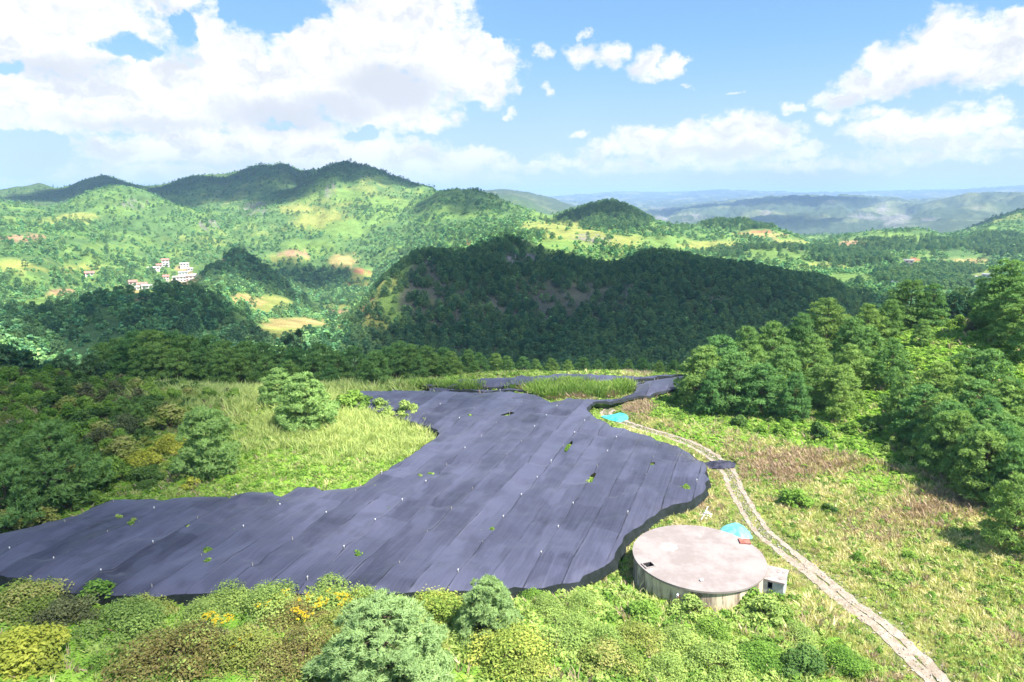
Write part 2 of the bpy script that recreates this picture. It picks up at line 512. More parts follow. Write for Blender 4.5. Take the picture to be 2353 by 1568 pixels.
# far ground: picture position and distance of points on the slopes; interpolated as slope to the eye over (bearing, log distance)
FAR = [
    # beyond the shelf: the valley behind the trees
    *[(px, None, 200, z) for px, z in ((-600, -8), (0, -10), (300, -18), (600, -24), (900, -24), (1200, -22), (1500, -22), (1800, -10), (2100, 2), (2353, 8), (2900, 16))],
    *[(px, None, 270, z) for px, z in ((-600, -40), (0, -46), (300, -50), (600, -46), (900, -46), (1200, -46), (1500, -46), (1800, -40), (2100, -22), (2353, -14), (2900, -4))],
    # small shaded hill on the left with its sunny shoulder and field
    (0, 770, 420), (120, 770, 430), (230, 706, 480), (290, 684, 485), (370, 676, 490), (420, 672, 490), (480, 698, 480), (540, 724, 470), (588, 752, 455), (400, 795, 390), (250, 795, 400),
    (540, 795, 385), (300, 745, 430), (440, 735, 430), (420, 700, 640), (300, 690, 640), (200, 700, 640),
    (640, 785, 400), (650, 765, 440), (690, 748, 500), (760, 748, 500), (600, 742, 520), (560, 700, 560), (620, 705, 590), (700, 722, 600), (520, 668, 600), (800, 750, 520),
    (700, 800, 350), (850, 800, 340),
    # cone hill
    (546, 580, 800), (510, 612, 812), (470, 642, 820), (590, 612, 790), (630, 642, 775), (690, 688, 745), (745, 722, 715), (560, 660, 705), (620, 690, 680), (690, 715, 660), (500, 655, 715),
    (546, 640, 960), (620, 660, 930), (700, 680, 900),
    # village valley and terraces
    (430, 645, 1000), (400, 655, 930), (320, 672, 900), (375, 622, 1080), (330, 650, 960), (200, 645, 950), (430, 605, 1120), (460, 620, 1060),
    (830, 640, 950), (835, 615, 1010), (790, 712, 660), (800, 690, 760), (740, 650, 980), (710, 615, 1060), (860, 620, 1000), (760, 735, 580),
    # left hillsides
    (100, 690, 700), (0, 720, 600), (-100, 700, 650), (100, 640, 800), (20, 600, 900), (100, 600, 920), (-150, 600, 900), (200, 590, 1000), (300, 590, 1080), (150, 545, 1100), (50, 545, 1080), (30, 505, 1250), (-150, 490, 1250),
    (250, 545, 1200), (360, 560, 1200), (440, 570, 1200), (250, 500, 1320), (350, 510, 1330), (450, 520, 1350),
    (270, 434, 1500), (320, 446, 1480), (380, 466, 1440), (430, 486, 1420), (500, 510, 1380), (220, 448, 1500), (170, 470, 1480), (130, 488, 1480), (60, 480, 1450), (0, 470, 1450), (-200, 450, 1500),
    (270, 460, 1750), (100, 490, 1750), (0, 490, 1750), (420, 500, 1650),
    # back ridges
    (-150, 440, 2500), (30, 437, 2600), (95, 424, 2600), (150, 441, 2600), (180, 424, 2300), (240, 407, 2250), (280, 420, 2250), (360, 436, 2200), (410, 418, 2100), (440, 410, 2050), (500, 418, 2000), (560, 402, 1970),
    (600, 392, 1950), (660, 390, 1950), (715, 397, 1900), (150, 470, 2050), (260, 460, 2000), (420, 470, 1800), (520, 470, 1720), (600, 460, 1720), (650, 440, 1750), (560, 440, 1800),
    *[(px, 470, 3300) for px in (-200, 0, 200, 400, 600, 800, 1000)],
    # the main peak
    (800, 374, 1600), (770, 379, 1605), (740, 394, 1610), (700, 424, 1600), (660, 448, 1560), (625, 470, 1520), (840, 382, 1600), (880, 394, 1590), (920, 409, 1580), (960, 424, 1565), (1000, 437, 1545),
    (800, 430, 1480), (720, 470, 1400), (880, 450, 1400), (800, 480, 1330), (650, 510, 1320), (940, 460, 1380), (620, 490, 1400), (580, 500, 1380), (530, 530, 1330),
    (800, 440, 1900), (900, 450, 1900), (1000, 470, 1800), (700, 440, 1850),
    (700, 540, 1230), (620, 560, 1200), (540, 575, 1150), (800, 540, 1180), (880, 510, 1220), (760, 580, 1100), (680, 590, 1090), (850, 575, 1080), (820, 600, 1040), (920, 540, 1120), (780, 605, 1040),
    # ridge to its right
    (1045, 437, 1280), (1010, 446, 1300), (1090, 443, 1260), (1140, 460, 1230), (1190, 480, 1200), (1230, 492, 1180), (960, 490, 1240), (980, 530, 1080), (900, 590, 1000), (930, 570, 1040), (1060, 490, 1130), (1060, 540, 950),
    (1150, 510, 1020), (1100, 480, 1480), (1180, 500, 1450), (1020, 470, 1500), (1270, 510, 1120), (1330, 520, 1060),
    # behind the shaded hill: sunny grass slopes
    (1200, 530, 860), (1300, 545, 800), (1400, 560, 780), (1100, 560, 760), (1250, 560, 700), (1350, 575, 680), (1450, 560, 830), (1420, 590, 640),
    # pine knoll
    (1260, 505, 1190), (1300, 496, 1160), (1350, 484, 1140), (1400, 472, 1130), (1440, 482, 1120), (1480, 502, 1100), (1530, 523, 1080), (1570, 538, 1060), (1400, 510, 1050), (1350, 525, 1000), (1450, 525, 1000), (1520, 550, 920), (1400, 500, 1400), (1500, 530, 1350),
    # flat wooded knoll and the rolling country on the right
    (1605, 548, 1080), (1625, 518, 1220), (1660, 511, 1240), (1710, 511, 1240), (1770, 524, 1230), (1820, 546, 1210), (1700, 545, 1120), (1600, 575, 900), (1750, 575, 980), (1850, 590, 950), (1680, 560, 1040), (1700, 545, 1500), (1850, 570, 1400),
    (1880, 568, 1250), (1920, 553, 1330), (1970, 541, 1360), (2030, 534, 1370), (2100, 533, 1370), (2160, 548, 1370), (2200, 548, 1400), (2260, 532, 1450), (2353, 510, 1550), (2500, 500, 1600), (2050, 570, 1150), (2150, 585, 1080), (1950, 590, 1050),
    (2235, 528, 1900), (2290, 506, 1900), (2353, 486, 1900), (2500, 450, 1900), (2150, 560, 1800), (2000, 560, 1800),
    (1900, 625, 820), (2000, 630, 800), (2090, 615, 900), (2200, 610, 960), (2300, 600, 1000), (2400, 590, 1000), (2260, 645, 800), (2110, 660, 650), (1980, 675, 600), (2300, 690, 600), (1850, 625, 740),
    # the large shaded hill
    (795, 762, 385), (840, 701, 430), (880, 649, 452), (925, 614, 470), (955, 596, 478), (990, 588, 482), (1030, 598, 485), (1070, 602, 490), (1120, 586, 500), (1170, 566, 520), (1210, 570, 530), (1270, 592, 530), (1340, 610, 530), (1410, 620, 530),
    (1450, 600, 540), (1480, 586, 545), (1520, 586, 545), (1580, 596, 540), (1650, 606, 535), (1720, 616, 525), (1790, 636, 505), (1850, 662, 485), (1900, 686, 470), (1960, 734, 440), (2050, 764, 420), (2353, 764, 420), (2600, 704, 420),
    (850, 760, 368), (900, 715, 395), (960, 660, 430), (1000, 720, 395), (1050, 650, 432), (1150, 640, 445), (1150, 720, 400), (1300, 660, 440), (1300, 730, 400), (1450, 660, 440), (1450, 740, 400), (1600, 660, 450), (1600, 740, 400), (1750, 680, 450), (1750, 750, 400),
    (1600, 810, 340), (1400, 815, 335), (1200, 815, 335), (1000, 815, 335), (1800, 790, 370), (1900, 770, 390), (860, 800, 345),
    (880, 680, 640), (940, 640, 660), (1000, 625, 640), (820, 735, 520), (1600, 625, 640), (1700, 640, 640), (1800, 660, 640), (1880, 690, 610),
    (1875, 652, 580), (1915, 658, 575), (1960, 694, 560), (1500, 600, 650),
    # far country
    (1130, 448, 3000), (1165, 445, 3000), (1210, 455, 3000), (1260, 472, 3100), (1300, 480, 3200), (1200, 480, 2500),
    *[(px, 540, 2300) for px in (1300, 1450, 1600, 1800, 1950)],
    (1330, 492, 5000), (1450, 500, 4800), (1540, 512, 4500), (1580, 500, 4600), (1400, 480, 7500), (1500, 482, 7000),
    (1620, 498, 4600), (1680, 480, 5400), (1760, 466, 5700), (1840, 460, 5800), (1920, 460, 5800), (1990, 465, 5700), (2060, 470, 5600), (2110, 484, 5200), (1700, 520, 3900), (1800, 515, 4000), (1900, 525, 3700), (2000, 520, 3700), (1900, 560, 2900), (1800, 545, 2900),
    (2100, 505, 4000), (2160, 486, 4100), (2210, 470, 4200), (2260, 463, 4300), (2353, 470, 4300), (2500, 470, 4300), (2100, 545, 3000), (2250, 520, 3200), (2353, 510, 3200),
    (1800, 475, 8000), (1950, 475, 8000), (2100, 470, 8000), (2300, 462, 8000), (1600, 472, 8500), (1350, 470, 9000),
    *[(px, py, 12500) for px, py in ((-400, 470), (200, 470), (700, 470), (1150, 462), (1260, 457), (1330, 452), (1400, 447), (1460, 446), (1520, 450), (1600, 446), (1650, 441), (1720, 443), (1800, 446), (1900, 447), (2000, 446), (2100, 443), (2200, 441), (2290, 437), (2353, 434), (2700, 434))],
    *[(px, 470, 17000) for px in (-400, 600, 1300, 1800, 2353, 2700)],
]
fp, fv = [], []
AZK = 5.0
for c in FAR:
    px, py, r = c[0], c[1], c[2]
    a, b, cc = ray(px, py if py is not None else 700.0)
    az = math.atan2(a, b)
    t = (cc / math.hypot(a, b)) if py is not None else (c[3] - CAMZ) / r
    fp.append((az * AZK, math.log(r))); fv.append(t)
_fr = RBF(fp, fv, c=0.022, reg=1e-5)


class Table:
    """smooth function tabulated on a grid, read back bilinearly"""
    def __init__(self, fn, u, v):
        self.u, self.v = u, v
        U, V = np.meshgrid(u, v)
        self.z = fn(U, V)

    def __call__(self, x, y):
        a = np.clip((x - self.u[0]) / (self.u[1] - self.u[0]), 0, len(self.u) - 1.001)
        b = np.clip((y - self.v[0]) / (self.v[1] - self.v[0]), 0, len(self.v) - 1.001)
        i = a.astype(int); j = b.astype(int); a = a - i; b = b - j
        z = self.z
        return (z[j, i] * (1 - a) + z[j, i + 1] * a) * (1 - b) + (z[j + 1, i] * (1 - a) + z[j + 1, i + 1] * a) * b


_fr = Table(_fr, np.linspace(-1.8 * AZK, 1.8 * AZK, 720), np.linspace(math.log(140.0), math.log(18600.0), 170))
_nr = Table(_nr, np.arange(-205, 206, 1.5), np.arange(-205, 206, 1.5))


TRACK_PX = [(2210, 1660), (2150, 1568), (2085, 1500), (2015, 1440), (1950, 1390), (1880, 1325), (1815, 1270), (1755, 1222), (1715, 1165), (1690, 1120), (1672, 1082),
            (1640, 1052), (1590, 1022), (1540, 1003), (1480, 984), (1430, 967), (1400, 956), (1392, 948), (1402, 940), (1425, 937)]
TRACK = [at_z(px, py, 0.1)[:2] for px, py in TRACK_PX]


def resample(pts, step):
    pts = np.asarray(pts, float)
    # Catmull-Rom smoothing, then even steps
    out = []
    n = len(pts)
    for i in range(n - 1):
        p0, p1, p2, p3 = pts[max(i - 1, 0)], pts[i], pts[i + 1], pts[min(i + 2, n - 1)]
        for t in np.linspace(0, 1, 12, endpoint=False):
            out.append(0.5 * ((2 * p1) + (-p0 + p2) * t + (2 * p0 - 5 * p1 + 4 * p2 - p3) * t ** 2 + (-p0 + 3 * p1 - 3 * p2 + p3) * t ** 3))
    out.append(pts[-1])
    out = np.array(out)
    s = np.r_[0, np.cumsum(np.linalg.norm(np.diff(out, axis=0), axis=1))]
    q = np.arange(0, s[-1], step)
    return np.c_[np.interp(q, s, out[:, 0]), np.interp(q, s, out[:, 1])]


TRACK = resample(TRACK, 1.5)



def _bare_fn(x, y):
    d = np.minimum(np.minimum(polydist(x, y, netA[::2]), np.hypot(x - 17, y - 57) - 9), polydist(x, y, TRACK[::4], False) - 1.0)
    return np.where(inpoly(x, y, netA), 0, sstep(0.5, 10.0, d))


_bare = Table(_bare_fn, np.arange(-206, 207, 2.0), np.arange(-206, 207, 2.0))


def ground_z(x, y):
    """height of the ground in metres at x, y"""
    x = np.asarray(x, float); y = np.asarray(y, float)
    r = np.maximum(np.hypot(x, y), 5.0)
    az = np.arctan2(x, y)
    zn = np.zeros(x.shape); zf = np.zeros(x.shape)
    m = r < 200
    if m.any():
        zn[m] = _nr(x[m], y[m])
        bare = _bare(x[m], y[m])
        zn[m] += bare * (0.55 * fbm(x[m] / 9, y[m] / 9, 4, 3) + 0.15 * fbm(x[m] / 2.2, y[m] / 2.2, 2, 5))
    m = r > 145
    if m.any():
        rr, aa = r[m], az[m]
        t = _fr(np.clip(aa, -0.80, 0.80) * AZK, np.log(rr))
        t = np.minimum(t, 0.055)
        X, Y = x[m], y[m]
        nz = 0.5 * fbm(X / 170, Y / 170, 5, 21, 0.55) + 0.5 * (0.35 - np.abs(fbm(X / 120 + 5, Y / 120, 4, 31, 0.55))) * 1.2
        amp = 12.0 * sstep(520, 900, rr) + 12.0 * sstep(1000, 1500, rr) + 4.5 * sstep(190, 300, rr)
        z = CAMZ + t * rr + amp * nz * (1 - 0.5 * sstep(2000, 4000, rr))
        far = sstep(2600, 4500, rr)
        z = z + far * 250 * (0.2 - np.abs(fbm(X / 900, Y / 900, 7, 41, 0.6)))
        zf[m] = z
    w = sstep(150, 195, r)
    return zn * (1 - w) + zf * w


# ---- terrain sheet
_azf = np.radians(np.arange(-42, 42.01, 0.125))
_az = np.r_[np.radians(np.arange(-100, -42, 2.0)), _azf, np.radians(np.arange(44, 101, 2.0))]
_r = np.exp(np.linspace(math.log(18.0), math.log(18500.0), 520))
AZ, RR = np.meshgrid(_az, _r)
TX, TY = RR * np.sin(AZ), RR * np.cos(AZ)
TZ = ground_z(TX.ravel(), TY.ravel()).reshape(TX.shape)
# slope to the eye and the running horizon, to know what can be seen
TT = (TZ - CAMZ) / RR
HORIZ = np.maximum.accumulate(TT, axis=0)
PXX, PYY = to_px(TX, TY, TZ)

# land cover, by picture position of patches that are really there: bare fields, grass, rock
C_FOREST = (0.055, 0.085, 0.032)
C_SCRUB = (0.085, 0.155, 0.050)
C_GRASS = (0.140, 0.225, 0.055)
C_YELLOW = (0.245, 0.265, 0.07)
C_STRAW = (0.36, 0.28, 0.11)
C_SOIL = (0.34, 0.21, 0.12)
C_RED = (0.36, 0.15, 0.08)
C_ROCK = (0.19, 0.165, 0.165)
C_HEATH = (0.105, 0.108, 0.075)
PATCH = [  # px, py, half width, half height, colour, distance window
    (50, 545, 65, 9, C_SOIL, 600, 1600), (110, 510, 40, 6, C_YELLOW, 600, 1600), (180, 500, 60, 12, C_YELLOW, 600, 1700), (310, 470, 55, 14, C_ROCK, 600, 1700), (480, 520, 30, 18, C_ROCK, 600, 1700),
    (590, 480, 50, 20, C_ROCK, 600, 1700), (130, 680, 30, 14, C_STRAW, 300, 1200), (70, 650, 60, 16, C_GRASS, 300, 1200), (40, 610, 70, 20, C_YELLOW, 300, 1300), (90, 700, 60, 20, C_GRASS, 300, 900), (150, 670, 40, 8, C_SOIL, 300, 1200),
    (200, 620, 90, 10, C_YELLOW, 300, 1300), (250, 570, 90, 12, C_GRASS, 300, 1400), (330, 690, 20, 8, C_SOIL, 300, 1200),
    (430, 650, 45, 16, C_STRAW, 800, 1200), (425, 622, 26, 10, C_SOIL, 800, 1300), (320, 675, 24, 10, C_STRAW, 700, 1200), (520, 600, 26, 8, C_SOIL, 800, 1400),
    (680, 582, 50, 10, C_SOIL, 700, 1500), (650, 595, 60, 8, C_YELLOW, 700, 1500), (720, 565, 80, 14, C_GRASS, 700, 1500), (740, 510, 80, 26, C_YELLOW, 900, 1500), (800, 530, 70, 26, C_GRASS, 800, 1500), (790, 600, 40, 20, C_STRAW, 800, 1400),
    (830, 640, 32, 26, C_YELLOW, 700, 1300), (826, 622, 18, 6, C_RED, 700, 1300), (815, 655, 26, 4, C_RED, 700, 1300), (820, 678, 30, 5, C_RED, 600, 1200), (790, 722, 55, 13, C_SOIL, 400, 900), (780, 705, 40, 6, C_YELLOW, 400, 900),
    (690, 752, 110, 24, C_STRAW, 330, 640), (640, 770, 60, 20, C_YELLOW, 330, 640), (620, 700, 60, 26, C_YELLOW, 400, 700), (560, 690, 50, 16, C_STRAW, 400, 700), (740, 760, 60, 12, C_GRASS, 300, 640),
    (850, 720, 46, 60, C_STRAW, 330, 480), (850, 750, 60, 26, C_YELLOW, 330, 480), (895, 650, 44, 64, C_YELLOW, 330, 500), (935, 612, 40, 30, C_GRASS, 330, 500), (905, 700, 50, 56, C_GRASS, 330, 480), (950, 690, 40, 50, C_HEATH, 330, 480), (1010, 690, 24, 50, C_YELLOW, 330, 480), (1010, 680, 26, 34, C_GRASS, 330, 500),
    (990, 640, 60, 60, C_HEATH, 330, 520), (1050, 690, 120, 60, C_HEATH, 330, 520), (1210, 600, 80, 26, C_ROCK, 330, 600), (1300, 700, 200, 60, C_HEATH, 330, 520), (1180, 600, 20, 30, C_ROCK, 330, 600), (1640, 700, 60, 20, C_HEATH, 330, 600), (1150, 790, 60, 20, C_HEATH, 330, 600),
    (1280, 520, 120, 18, C_YELLOW, 600, 1300), (1330, 540, 100, 20, C_YELLOW, 550, 1200), (1250, 500, 60, 12, C_GRASS, 600, 1400), (1350, 548, 50, 14, C_ROCK, 550, 1200), (1080, 560, 16, 12, C_RED, 500, 1200), (1085, 580, 26, 14, C_ROCK, 500, 1200), (1215, 555, 26, 12, C_ROCK, 500, 1100), (1390, 555, 60, 16, C_ROCK, 550, 1000),
    (1280, 570, 110, 20, C_GRASS, 500, 900), (1450, 560, 70, 20, C_YELLOW, 550, 1000), (1540, 560, 90, 22, C_GRASS, 550, 1200), (1640, 565, 100, 14, C_YELLOW, 600, 1300), (1740, 540, 60, 9, C_STRAW, 700, 1300), (1745, 535, 26, 4, C_RED, 700, 1300), (1820, 560, 60, 10, C_YELLOW, 700, 1400),
    (1960, 560, 36, 10, C_SOIL, 800, 1500), (1985, 563, 14, 6, C_RED, 800, 1500), (2060, 545, 90, 12, C_GRASS, 800, 1500), (1800, 590, 120, 14, C_GRASS, 600, 1300), (1900, 612, 70, 10, C_YELLOW, 500, 1200), (2215, 602, 70, 9, C_STRAW, 600, 1400), (2150, 615, 30, 5, C_SOIL, 600, 1400), (2250, 610, 30, 6, C_YELLOW, 600, 1400),
    (2085, 612, 20, 8, C_SOIL, 600, 1400), (2100, 598, 12, 5, C_RED, 600, 1400), (1950, 640, 90, 16, C_GRASS, 400, 1000), (2250, 640, 50, 10, C_STRAW, 600, 1200),
    (800, 450, 60, 16, C_GRASS, 1200, 1700), (680, 480, 50, 12, C_YELLOW, 1200, 1700), (900, 470, 80, 12, C_GRASS, 1100, 1700), (760, 440, 22, 16, C_ROCK, 1200, 1700),
]


def landcover():
    x, y, r = TX, TY, RR
    base = np.zeros(TX.shape + (3,))
    n1 = fbm(x / 90, y / 90, 5, 61)
    n2 = fbm(x / 26, y / 26, 4, 71)
    n3 = fbm(x / 300, y / 300, 4, 81)
    n4 = fbm(x / 9, y / 9, 2, 85)

    def lay(w, c):
        nonlocal base
        base = base * (1 - w[..., None]) + np.array(c) * w[..., None]
    base[:] = C_SCRUB
    lay(sstep(-0.1, 0.35, n1 + 0.35 * n2), C_GRASS)
    lay(0.6 * sstep(0.15, 0.5, n3 + 0.5 * n2), C_YELLOW)
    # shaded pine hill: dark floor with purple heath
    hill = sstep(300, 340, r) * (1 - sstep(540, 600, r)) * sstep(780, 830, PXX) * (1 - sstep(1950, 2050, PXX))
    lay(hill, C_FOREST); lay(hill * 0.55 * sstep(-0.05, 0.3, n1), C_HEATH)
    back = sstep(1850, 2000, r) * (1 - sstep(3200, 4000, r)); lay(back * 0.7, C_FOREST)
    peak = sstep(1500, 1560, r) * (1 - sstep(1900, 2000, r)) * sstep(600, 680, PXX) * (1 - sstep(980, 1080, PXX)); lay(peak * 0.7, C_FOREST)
    OPENF = np.zeros(TX.shape)        # how open the land is: 0 wooded, 1 bare
    jx, jy = n2 * 22 + 14 * n4, n1 * 8 + 5 * n4
    for (px, py, hw, hh, c, r0, r1) in PATCH:
        i0, i1 = np.searchsorted(_r, r0), np.searchsorted(_r, r1)
        a0 = math.atan((px - 1.6 * hw - 30 - PCX) / FOC) - 0.02; a1 = math.atan((px + 1.6 * hw + 30 - PCX) / FOC) + 0.02
        sl = (slice(i0, i1), slice(np.searchsorted(_az, a0), np.searchsorted(_az, a1)))
        d = np.hypot((PXX[sl] + jx[sl] - px) / hw, (PYY[sl] + jy[sl] - py) / hh) + 0.55 * n2[sl] + 0.5 * n4[sl]
        w = 1 - sstep(0.6, 1.05, d)
        if c is C_ROCK: w = w * sstep(-0.15, 0.25, n4[sl] + 0.3 * n2[sl])
        base[sl] = base[sl] * (1 - 0.92 * w[..., None]) + np.array(c) * 0.92 * w[..., None]
        OPENF[sl] = np.maximum(OPENF[sl], w * (0.55 if c is C_HEATH else (0.72 if r1 < 510 else 1.0)))
    # far country: pale fields among woods, seen through the air
    far = sstep(2500, 3200, r)
    lay(far, (0.060, 0.085, 0.045))
    f1 = fbm(x / 420, y / 420, 5, 91); f2 = fbm(x / 130, y / 200, 4, 97); f3 = fbm(x / 60, y / 60, 2, 99)
    lay(far * sstep(0.02, 0.3, f1 + 0.4 * f2), (0.13, 0.15, 0.07))
    lay(far * sstep(0.34, 0.5, f1 * 0.6 + f2 * 0.7), (0.20, 0.19, 0.14))
    for (px, py, hw, hh) in ((2030, 480, 22, 14), (2060, 505, 34, 16), (1990, 500, 40, 10), (1560, 505, 60, 6), (1600, 498, 20, 6), (1500, 500, 50, 5), (2070, 525, 20, 6), (1520, 478, 30, 4), (2130, 505, 30, 5)):
        d = np.hypot((PXX + jx - px) / hw, (PYY + jy * .5 - py) / hh) + 0.8 * f2
        lay(far * 0.6 * (1 - sstep(0.4, 1.0, d + 0.5 * f3)), (0.24, 0.215, 0.20))
    # near ground: litter, grass and reddish earth under the plants
    near = 1 - sstep(170, 230, r)
    m1 = fbm(x / 7, y / 7, 4, 101); m2 = fbm(x / 1.7, y / 1.7, 3, 103)
    nb = np.zeros(TX.shape + (3,)); nb[:] = (0.12, 0.15, 0.042)
    for w, c in ((sstep(-0.1, 0.3, m1), (0.24, 0.24, 0.075)), (0.7 * sstep(0.1, 0.5, m2), (0.28, 0.22, 0.10)), (0.35 * sstep(0.3, 0.6, m1 - m2 * .6), (0.26, 0.12, 0.06))):
        nb = nb * (1 - w[..., None]) + np.array(c) * w[..., None]
    base = base * (1 - near[..., None]) + nb * near[..., None]
    return np.clip(base, 0, 1), np.clip(OPENF, 0, 1)


COVER, OPEN = landcover()


def ground_material():
    m, nt, out = mat_new('ground')
    b = nt.n('ShaderNodeBsdfPrincipled')
    b.inputs['Roughness'].default_value = 0.95
    b.inputs['Specular IOR Level'].default_value = 0.1
    at = nt.n('ShaderNodeAttribute', attribute_name='cover')
    geo = nt.n('ShaderNodeNewGeometry')
    p = geo.outputs['Position']
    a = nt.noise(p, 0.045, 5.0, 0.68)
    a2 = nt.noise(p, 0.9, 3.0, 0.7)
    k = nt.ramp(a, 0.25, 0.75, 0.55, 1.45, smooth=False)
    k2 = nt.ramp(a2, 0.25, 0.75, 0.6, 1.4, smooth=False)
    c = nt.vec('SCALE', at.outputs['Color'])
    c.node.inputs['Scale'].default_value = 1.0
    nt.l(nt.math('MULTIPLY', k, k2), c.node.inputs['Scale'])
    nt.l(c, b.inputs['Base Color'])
    bp = nt.n('ShaderNodeBump')
    bp.inputs['Strength'].default_value = 0.8
    bp.inputs['Distance'].default_value = 1.2
    nt.l(nt.math('ADD', nt.math('MULTIPLY', a, 4.0), a2), bp.inputs['Height'])
    nt.l(bp.outputs[0], b.inputs['Normal'])
    nt.l(b.outputs[0], out.inputs[0])
    return m


def build_terrain():
    nr, na = TX.shape
    v = np.c_[TX.ravel(), TY.ravel(), TZ.ravel()]
    i = np.arange(nr * na).reshape(nr, na)
    f = np.c_[i[:-1, :-1].ravel(), i[:-1, 1:].ravel(), i[1:, 1:].ravel(), i[1:, :-1].ravel()][:, ::-1]
    me = mesh_np('terrain', v, f, ground_material(), smooth=True)
    a = me.attributes.new('cover', 'FLOAT_COLOR', 'POINT')
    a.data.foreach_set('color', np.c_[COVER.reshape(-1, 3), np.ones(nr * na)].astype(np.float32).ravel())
    o = link('terrain', me)
    tag(o, 'green valley floor, hills and far mountains carrying the whole scene', 'terrain', kind='structure')


build_terrain()


def lookup(field, x, y):
    """nearest terrain-grid value at x, y"""
    r = np.hypot(x, y); az = np.arctan2(x, y)
    i = np.clip(np.searchsorted(_r, r), 0, len(_r) - 1)
    j = np.clip(np.searchsorted(_az, az), 0, len(_az) - 1)
    return field[i, j]


# ---- haze: even thin air over the whole land
def build_haze():
    m, nt, out = mat_new('thin_air')
    pv = nt.n('ShaderNodeVolumePrincipled')
    pv.inputs['Color'].default_value = (0.42, 0.62, 1.0, 1)
    pv.inputs['Density'].default_value = 1.0e-4
    pv.inputs['Anisotropy'].default_value = 0.0
    nt.l(pv.outputs[0], out.inputs['Volume'])
    zlo = float(TZ.min()) - 2.0
    zhi = max(float(TZ.max()), CAMZ) + 14.0
    v, f = box_vf(-19500, -400, zlo, 19500, 19500, zhi)
    o = link('haze', mesh_poly('haze', v, f, m))
    tag(o, 'thin bluish air over the valley fading the far mountains', 'haze', kind='stuff')


build_haze()

# ---- clouds overhead whose shade lies on the hills (they float above and behind the view)
SHADE = {   # picture position, distance, radius in metres, strength
    'hill': [(1060, 600, 475, 30, 1), (1060, 660, 440, 28, 1), (1080, 740, 400, 30, 1), (1050, 800, 345, 26, 1), (1180, 640, 450, 55, 1), (1180, 740, 400, 50, 1), (1185, 575, 510, 46, 1), (1260, 760, 390, 60, 1), (1260, 800, 300, 55, 1),
             (1330, 640, 470, 62, 1), (1380, 760, 390, 80, 1), (1480, 625, 500, 56, 1), (1500, 700, 430, 80, 1), (1600, 640, 490, 66, 1), (1600, 760, 390, 80, 1), (1720, 660, 490, 58, 1), (1750, 740, 420, 70, 1), (1840, 680, 480, 50, 1), (1900, 680, 500, 50, 1),
             (1930, 665, 570, 40, 1), (1450, 800, 300, 70, 1), (1350, 830, 200, 55, 1), (1150, 835, 190, 45, 1), (1500, 830, 190, 40, .9), (1000, 840, 170, 34, .8)],
    'bank': [(-60, 800, 205, 46, 1), (120, 810, 195, 36, 1), (280, 815, 180, 26, 1), (430, 830, 168, 17, 1), (560, 838, 160, 14, 1), (680, 842, 152, 12, 1), (790, 838, 152, 13, .9), (880, 842, 150, 13, .9), (0, 900, 146, 26, 1), (140, 890, 145, 18, 1), (260, 870, 146, 12, .9), (-40, 1000, 118, 22, 1),
             (-60, 1120, 100, 15, 1), (60, 1010, 112, 9, .9), (-140, 1180, 92, 16, 1), (-200, 950, 150, 40, 1), (60, 1100, 95, 6, .8)],
    'low': [(300, 700, 470, 40, 1), (400, 700, 470, 40, 1), (460, 740, 430, 34, .9), (350, 770, 410, 40, .9), (540, 760, 420, 26, .8), (250, 740, 440, 40, 1)],
    'cone': [(545, 600, 800, 34, 1), (600, 635, 770, 40, .8), (520, 640, 790, 26, .8), (730, 640, 980, 46, .8), (760, 650, 960, 40, .8), (660, 680, 740, 34, .6)],
    'peak': [(800, 400, 1590, 90, 1), (740, 420, 1590, 80, 1), (880, 420, 1560, 90, 1), (680, 450, 1540, 60, 1), (950, 440, 1540, 60, .9), (640, 410, 1920, 110, 1), (560, 420, 1920, 110, 1), (480, 440, 1900, 120, 1), (400, 440, 2050, 120, 1), (580, 460, 1760, 70, .8), (420, 470, 1780, 60, .8)],
    'west': [(240, 425, 2200, 110, 1), (190, 450, 2200, 100, 1), (270, 450, 2050, 80, 1), (120, 460, 2150, 90, .9)],
    'east': [(1400, 495, 1110, 50, .8), (1340, 505, 1120, 50, .8), (2330, 505, 1900, 130, 1), (1080, 460, 1230, 70, .7), (1100, 490, 1140, 40, .7)],
    'far': [(1640, 480, 5400, 400, .9), (1850, 480, 5300, 400, .9), (1760, 530, 3900, 260, .8)],
}


